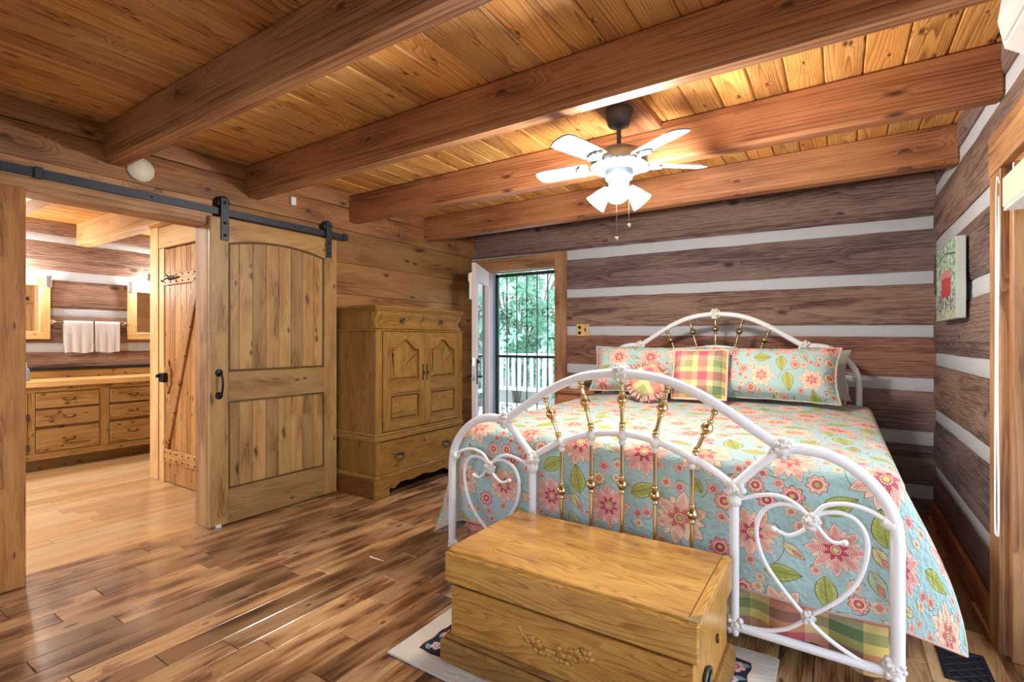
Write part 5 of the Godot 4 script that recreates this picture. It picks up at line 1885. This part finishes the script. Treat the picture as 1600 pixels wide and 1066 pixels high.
	# brass spindles, fanned above and upright below
	for q in [[0.41, 1.03, 0.318, 0.815], [0.21, 1.112, 0.15, 0.872], [0.0, 1.14, 0.0, 0.888], [-0.21, 1.112, -0.15, 0.872], [-0.41, 1.03, -0.318, 0.815]]:
		m = mb(); spindle(m, W.call(q[2], q[3]), W.call(q[0], q[1]), [0.56])
		part(bed, "brass_spindle", m, M.brass, "turned brass spindle")
	for q in [[0.31, 0.80, 0.568], [0.152, 0.85, 0.622], [0.0, 0.868, 0.644], [-0.152, 0.85, 0.622], [-0.31, 0.80, 0.568]]:
		m = mb(); spindle(m, V(cx + q[0], 0.15, z), W.call(q[0], q[1]), [(q[2] - 0.15) / (q[1] - 0.15)] if foot else [])
		part(bed, "brass_spindle", m, M.brass, "turned brass spindle")
		m = mb(); m.ball(W.call(q[0], q[1] + 0.003), 0.026, 10, V(1, 1.1, 0.9))
		m.ball(W.call(q[0], q[1] - 0.03), 0.018, 8)
		part(bed, "casting", m, M.cast_white)

func pillow(t: Transform3D, w: float, h: float, th: float, n := 22, pinch := 0.05, uvo := Vector2.ZERO) -> MB:
	var m = mb(t)
	for side in [1.0, -1.0]:
		var P = []
		var U = []
		for i in n + 1:
			var u = -1.0 + 2.0 * i / n
			var row = []
			var ur = []
			for j in n + 1:
				var q = -1.0 + 2.0 * j / n
				var k = pow(maxf(0.0, (1.0 - u * u * u * u) * (1.0 - q * q * q * q)), 0.55)
				var x = u * w * 0.5 * (1.0 - pinch * (1.0 - q * q))
				var y = q * h * 0.5 * (1.0 - pinch * (1.0 - u * u))
				var wob = 0.05 * sin(u * 5.0 + q * 3.0) * (1.0 - u * u) * (1.0 - q * q)
				row.append(V(x, y, side * th * 0.5 * k * (1.0 + wob)))
				ur.append(Vector2(x, -y) + uvo)
			P.append(row); U.append(ur)
		m.grid(P, U, side)
	return m

func build_bed():
	var bed = thing("iron_bed", "white iron bed with heart scrolls and brass spindles at head and foot", "bed", V(BX, 0, -3.3))
	end_panel(bed, BX, FZ, 0.0, true)
	end_panel(bed, HX, HZ, 0.372, false)
	for s in [-1.0, 1.0]:
		var m = mb(); m.tube([V(BX + s * 0.9, 0.2, FZ - 0.14), V(HX + s * 0.9, 0.2, HZ + 0.02)], 0.014, 8)
		part(bed, "side_rail", m, M.iron_white)
	var mm = mb(); mm.bx(-1.76, 0.10, 0.26, 0.46, -4.36, -2.34, 0.03)
	solid("box_spring", mm, M.mattress, "white box spring hidden under the floral quilt", "box spring")
	mm = mb(); mm.bx(-1.765, 0.105, 0.461, 0.79, -4.36, -2.34, 0.06)
	solid("mattress", mm, M.mattress, "white mattress under the floral quilt", "mattress")
	# pleated plaid bed skirt
	var sk = thing("bed_skirt", "pink and green plaid gathered skirt under the floral quilt", "bed skirt", V(BX, 0.07, -3.3))
	for side in 3:
		var m = mb()
		var P = []
		var U = []
		var n = 110
		for i in n + 1:
			var s = float(i) / n
			var row = []
			var ur = []
			for j in 7:
				var q = j / 6.0
				var y = lerpf(0.40, 0.075 + 0.02 * sin(s * 31.0), q)
				var wave = (0.005 + 0.026 * q) * sin(s * 46.0 + 1.5 * sin(s * 9.0))
				if side == 0: row.append(V(lerpf(-1.81, 0.155, s), y, -2.315 + wave)); ur.append(Vector2(s * 2.0, (0.29 - y) * 1.667))
				elif side == 1: row.append(V(-1.80 + wave, y, lerpf(-4.36, -2.31, s))); ur.append(Vector2(s * 2.0 + 0.3, (0.29 - y) * 1.667))
				else: row.append(V(0.145 + wave, y, lerpf(-2.31, -4.36, s))); ur.append(Vector2(s * 2.0 + 0.5, (0.29 - y) * 1.667))
			P.append(row); U.append(ur)
		m.grid(P, U)
		part(sk, "skirt_panel", m, M.plaid_skirt)
	# quilt: top sheet and one drop that runs round left side, foot and right side
	var q = thing("quilt", "aqua quilt printed with coral flowers and green leaves covering the bed", "quilt", V(BX, 0.2, -3.3))
	var X0 = -1.80
	var X1 = 0.15
	var ZH = -4.385
	var ZF = -2.315
	var R = 0.055
	var f = FastNoiseLite.new()
	f.seed = 12
	f.frequency = 1.6
	var top = func(x, z):
		var s = clampf((-z - 3.2) / 1.0, 0.0, 1.0)
		var e = minf(minf(x - X0, X1 - x), ZF - z)
		return 0.812 + 0.02 * s + 0.025 * clampf(e / 0.3, 0.0, 1.0) + 0.010 * f.get_noise_2d(x, z) * clampf(e / 0.1, 0.0, 1.0)
	var m = mb()
	var P = []
	var U = []
	for i in 49:
		var row = []
		var ur = []
		for j in 53:
			var x = lerpf(X0, X1, i / 48.0)
			var z = lerpf(ZH, ZF, j / 52.0)
			row.append(V(x, top.call(x, z), z)); ur.append(Vector2(x, z))
		P.append(row); U.append(ur)
	m.grid(P, U, -1.0)
	# perimeter: position, outward direction, nearness to a foot corner
	var per = []
	for i in 53:
		var z = lerpf(ZH, ZF, i / 52.0)
		per.append([Vector2(X0, z), Vector2(-1, 0), exp(-(ZF - z) / 0.45)])
	for i in range(1, 10):
		var a = PI - PI * 0.5 * i / 10.0
		per.append([Vector2(X0, ZF), Vector2(cos(a), sin(a)), 1.0])
	for i in 81:
		var x = lerpf(X0, X1, i / 80.0)
		per.append([Vector2(x, ZF), Vector2(0, 1), 0.0])
	for i in range(1, 10):
		var a = PI * 0.5 - PI * 0.5 * i / 10.0
		per.append([Vector2(X1, ZF), Vector2(cos(a), sin(a)), 1.0])
	for i in 53:
		var z = lerpf(ZF, ZH, i / 52.0)
		per.append([Vector2(X1, z), Vector2(1, 0), exp(-(ZF - z) / 0.45)])
	P = []
	U = []
	var len_ = 0.0
	for i in per.size():
		var e: Vector2 = per[i][0]
		var o: Vector2 = per[i][1]
		var cn: float = per[i][2]
		if i > 0: len_ += e.distance_to(per[i - 1][0]) + 0.02 * (1.0 if o != per[i - 1][1] else 0.0)
		var sidew = absf(o.x)
		var yt = top.call(e.x, e.y)
		var hem = lerpf(0.272, 0.24 - (0.11 if o.x < 0.0 else 0.035) * cn, sidew * sidew) + 0.006 * sin(len_ * 9.0)
		var flare = sidew * (0.045 + (0.14 if o.x < 0.0 else 0.10) * cn)
		var row = []
		var ur = []
		for j in 20:
			var out
			var y
			var drop
			if j < 6:
				var a = PI * 0.5 * j / 5.0
				out = R * sin(a); y = yt - R * (1.0 - cos(a)); drop = R * a
			else:
				var u = (j - 5) / 14.0
				out = R + flare * (pow(u, 1.1) if o.x < 0.0 else sin(u * PI * 0.5)) + 0.026 * u * sidew * sin(len_ * 15.0 + 0.8 * sin(len_ * 4.0)) * (0.4 + 1.4 * cn) + (1.0 - sidew) * 0.004 * sin(len_ * 15.0) * u
				y = lerpf(yt - R, hem, u); drop = R * PI * 0.5 + (yt - R - hem) * u * 1.04
			var ox = o.x * out
			var oz = o.y * minf(out, R + 0.004)
			row.append(V(e.x + ox, y, e.y + oz))
			ur.append(e + o * drop)
		P.append(row); U.append(ur)
	m.grid(P, U, 1.0)
	part(q, "cover", m, M.quilt)
	# rolled hem binding
	m = mb()
	var hemline = []
	for i in range(0, P.size(), 2): hemline.append(P[i][19])
	m.tube(hemline, 0.005, 5)
	part(q, "binding", m, M.fringe)
	m = mb(); m.bx(0.318, 0.352, 0.205, 0.245, -2.452, -2.449, 0.001)
	part(q, "care_tag", m, M.white)
	# pillows
	var lean = func(c, a, yaw): return Transform3D(Basis(Vector3.UP, yaw) * Basis(Vector3.RIGHT, a), c)
	for k in 2:
		var cx = [-1.335, -0.40][k]
		m = pillow(lean.call(V(cx + [-0.03, 0.05][k], 1.055, -4.30), -0.3, 0.0), 0.86, 0.38, 0.16, 22, 0.09)
		solid("sleeping_pillow", m, M.grey_cloth, ["grey pillow standing behind the left floral sham", "grey pillow sticking out behind the right floral sham"][k], "pillow", "grey pillows at the headboard")
	for k in 2:
		var cx = [-1.335, -0.435][k]
		var t = lean.call(V(cx, 1.065, -4.06 if k == 0 else -4.03), -0.42, [0.03, -0.04][k])
		var sh = thing("pillow_sham", ["floral aqua pillow sham at the left of the headboard", "floral aqua pillow sham at the right of the headboard"][k], "pillow", V(cx, 0.86, -4.0), "floral pillow shams")
		m = pillow(t, 0.90, 0.40, 0.25, 24, 0.075, Vector2(0.31 + k * 0.55, 0.2 + k * 0.37))
		part(sh, "cushion", m, M.sham)
		# corded edge
		m = mb(t)
		var ring = []
		for i in 64:
			var a = float(i) / 64.0 * 4.0
			var e = int(a)
			var w = a - e
			var u = [lerpf(-1, 1, w), 1.0, lerpf(1, -1, w), -1.0][e]
			var v2 = [-1.0, lerpf(-1, 1, w), 1.0, lerpf(1, -1, w)][e]
			ring.append(V(u * 0.455 * (1.0 - 0.075 * (1.0 - v2 * v2)), v2 * 0.204 * (1.0 - 0.075 * (1.0 - u * u)), 0.004 * sin(i * 1.7)))
		m.tube(ring, 0.007, 6, true)
		part(sh, "flange", m, M.sham)
	var t1 = lean.call(V(-0.855, 1.055, -3.84), -0.38, 0.02) * Transform3D(Basis(Vector3.BACK, 0.02), Vector3.ZERO)
	var ps = thing("plaid_cushion", "square pink and green plaid cushion with corded edge", "cushion", V(-0.855, 0.87, -3.8))
	m = pillow(t1, 0.38, 0.38, 0.14, 18, 0.05)
	part(ps, "cushion", m, M.plaid)
	m = mb(t1)
	var ring = []
	for i in 60:
		var a = float(i) / 60.0 * 4.0
		var e = int(a)
		var w = a - e
		ring.append(V([lerpf(-1, 1, w), 1.0, lerpf(1, -1, w), -1.0][e] * 0.188, [-1.0, lerpf(-1, 1, w), 1.0, lerpf(1, -1, w)][e] * 0.188, 0))
	m.tube(ring, 0.008, 6, true)
	part(ps, "cord_edge", m, M.cord_trim)
	var t2 = lean.call(V(-1.19, 1.005, -3.70), -0.5, 0.1) * Transform3D(Basis(Vector3.BACK, 0.5), Vector3.ZERO)
	var rp = thing("round_cushion", "round plaid cushion with thick pink fringe leaning on the shams", "cushion", V(-1.165, 0.85, -3.72))
	m = mb(t2)
	for side in [1.0, -1.0]:
		P = []
		U = []
		for i in 13:
			var row = []
			var ur = []
			for j in 33:
				var rr_ = 0.135 * i / 12.0
				var a = TAU * j / 32.0
				row.append(V(rr_ * cos(a), rr_ * sin(a), side * 0.06 * sqrt(maxf(0.0, 1.0 - pow(i / 12.0, 3.0))))); ur.append(Vector2(rr_ * cos(a), rr_ * sin(a)))
			P.append(row); U.append(ur)
		m.grid(P, U, side)
	part(rp, "cushion", m, M.plaid)
	m = mb(t2)
	for k in 110:
		var a = TAU * k / 110.0
		var z0 = rr(-0.018, 0.018)
		m.tube([V(0.128 * cos(a), 0.128 * sin(a), z0), V(0.168 * cos(a + 0.04), 0.168 * sin(a + 0.04), z0 * 1.6)], 0.0065, 5)
	var fr = part(rp, "fringe", m, M.fringe)
	fr.set_meta("kind", "stuff")

func build_chest():
	var c = thing("blanket_chest", "golden oak blanket chest with carved ornament at the foot of the bed", "chest", V(-0.85, 0.012, -1.85))
	var X0 = -1.345
	var X1 = -0.35
	var Z0 = -2.13
	var Z1 = -1.565
	var m = mb(); m.bx(X0, X1, 0.322, 0.444, Z0, Z1, 0.006, 0, ro())
	var lid = part(c, "lid", m, M.oak_chest)
	m = mb(); m.bx(X0 + 0.006, X1 - 0.036, 0.440, 0.4555, Z0 + 0.01, Z1 - 0.012, 0.004, 0, ro())
	part(lid, "top_panel", m, M.oak_chest)
	m = mb(); m.bx(X1 - 0.034, X1 - 0.001, 0.440, 0.4555, Z0 + 0.01, Z1 - 0.001, 0.004, 2, ro())
	part(lid, "end_strip", m, M.oak_chest)
	for q in [[X1 - 0.05, X1 + 0.002, Z1 - 0.05, Z1 + 0.002], [X0 - 0.002, X0 + 0.02, Z1 - 0.03, Z1 + 0.002], [X1 - 0.03, X1 + 0.002, Z0 - 0.002, Z0 + 0.02]]:
		m = mb()
		m.prism(PackedVector2Array([Vector2(q[1], -q[3]), Vector2(q[0], -q[3]), Vector2(q[1], -q[2])]), 0.0, 0.0015)
		var o = part(lid, "corner_plate", m, M.brass)
		o.rotation.x = -PI / 2
		o.position += V(0, 0.4556, 0)
	m = mb(); m.bx(X0 + 0.03, X1 - 0.016, 0.105, 0.312, Z0 + 0.02, Z1 - 0.005, 0.004, 0, ro())
	part(c, "body", m, M.oak_body_shade)
	m = mb()
	m.bx(X0 - 0.008, X1 + 0.014, 0.012, 0.10, Z0, Z1 + 0.026, 0.01, 0, ro())
	m.bx(X0 + 0.004, X1 + 0.006, 0.095, 0.118, Z0 + 0.01, Z1 + 0.012, 0.01, 0, ro())
	part(c, "base", m, M.oak_shade_glaze)
	# carved spray on the front
	m = mb()
	var g = RandomNumberGenerator.new()
	g.seed = 3
	var zf = Z1 - 0.004
	for k in 34:
		var s = k / 33.0
		var x = lerpf(-0.955, -0.70, s)
		var y = 0.215 - 0.02 * sin(s * 4.0) + g.randf_range(-0.026, 0.026) * (0.5 + 0.5 * sin(s * PI))
		var a = g.randf_range(-0.9, 0.9)
		var l = MB.new()
		l.t = Transform3D(Basis(Vector3.BACK, a), V(x, y, zf))
		l.ball(Vector3.ZERO, 0.013, 8, V(1.5, 0.75, 0.8))
		m.v.append_array(l.v); m.n.append_array(l.n); m.uv.append_array(l.uv)
	m.tube(curve([V(-0.99, 0.25, zf), V(-0.975, 0.225, zf), V(-0.94, 0.208, zf)]), 0.006, 6)
	part(c, "carved_spray", m, M.oak_chest, "carved spray of leaves")
	# ring handle and catches on the right end
	m = mb()
	var ring = []
	for k in 18: ring.append(V(X1 - 0.006, 0.2 + 0.03 * sin(TAU * k / 18), -1.72 + 0.045 * cos(TAU * k / 18)))
	m.tube(ring, 0.006, 6, true)
	m.lathe([Vector2(0, 0), Vector2(0.034, 0), Vector2(0.03, 0.003), Vector2(0, 0.003)], 14, V(X1 - 0.0125, 0.2, -1.72), Basis(V(0, 0, 1), V(1, 0, 0), V(0, 1, 0)))
	part(c, "ring_handle", m, M.pewter)
	m = mb(); m.ball(V(X1 - 0.011, 0.24, -1.9), 0.012, 8, V(0.5, 1.6, 0.8))
	part(c, "keyhole", m, M.pewter)
	# rug
	var r = thing("area_rug", "cream and navy rose rug under the oak chest", "rug", V(-0.885, 0.0, -1.88))
	m = mb(); m.bx(-1.57, -0.20, 0.0005, 0.0105, -2.30, -1.465, 0.004)
	part(r, "backing", m, M.rug_edge)
	m = mb()
	m.quad(V(-1.568, 0.011, -2.298), V(-0.202, 0.011, -2.298), V(-0.202, 0.011, -1.467), V(-1.568, 0.011, -1.467), Vector3.UP, Vector2(0, 0), Vector2(1.37, 0), Vector2(1.37, 0.835), Vector2(0, 0.835))
	part(r, "pile", m, M.rug)

const E_FAN := 1.05
const E_BATH_FILL := 2.3
const E_SCONCE := 0.9
const E_SKY := 7.5

func _ready():
	rng.seed = 20240
	# camera
	var cam = Camera3D.new()
	cam.name = "camera"
	cam.fov = 68.35
	cam.near = 0.05
	cam.far = 200.0
	add_child(cam)
	cam.position = V(0, 1.30, 0)
	cam.rotation = V(0, deg_to_rad(33.011), 0)
	cam.current = true
	# sky and exposure
	var we = WorldEnvironment.new()
	we.name = "world"
	var env = Environment.new()
	var sky = Sky.new()
	var sm = ProceduralSkyMaterial.new()
	sm.sky_top_color = rgb(196, 212, 232)
	sm.sky_horizon_color = rgb(232, 238, 244)
	sm.ground_bottom_color = rgb(120, 120, 112)
	sm.ground_horizon_color = rgb(200, 204, 204)
	sky.sky_material = sm
	env.background_mode = Environment.BG_SKY
	env.sky = sky
	env.background_energy_multiplier = E_SKY
	env.tonemap_mode = Environment.TONE_MAPPER_LINEAR
	env.tonemap_exposure = 0.98
	env.sdfgi_enabled = true
	env.ssao_enabled = true
	env.ssil_enabled = true
	we.environment = env
	add_child(we)
	make_materials()
	# setting
	build_floor()
	build_ceiling()
	build_left_wall()
	build_back_wall()
	build_right_wall()
	build_front_wall()
	build_bath_shell()
	build_outside()
	# furniture and things
	build_bed()
	build_chest()
	build_armoire()
	build_barn_door()
	build_porch_door()
	build_bathroom()
	build_fan()
	build_left_fixtures()
	build_right_things()
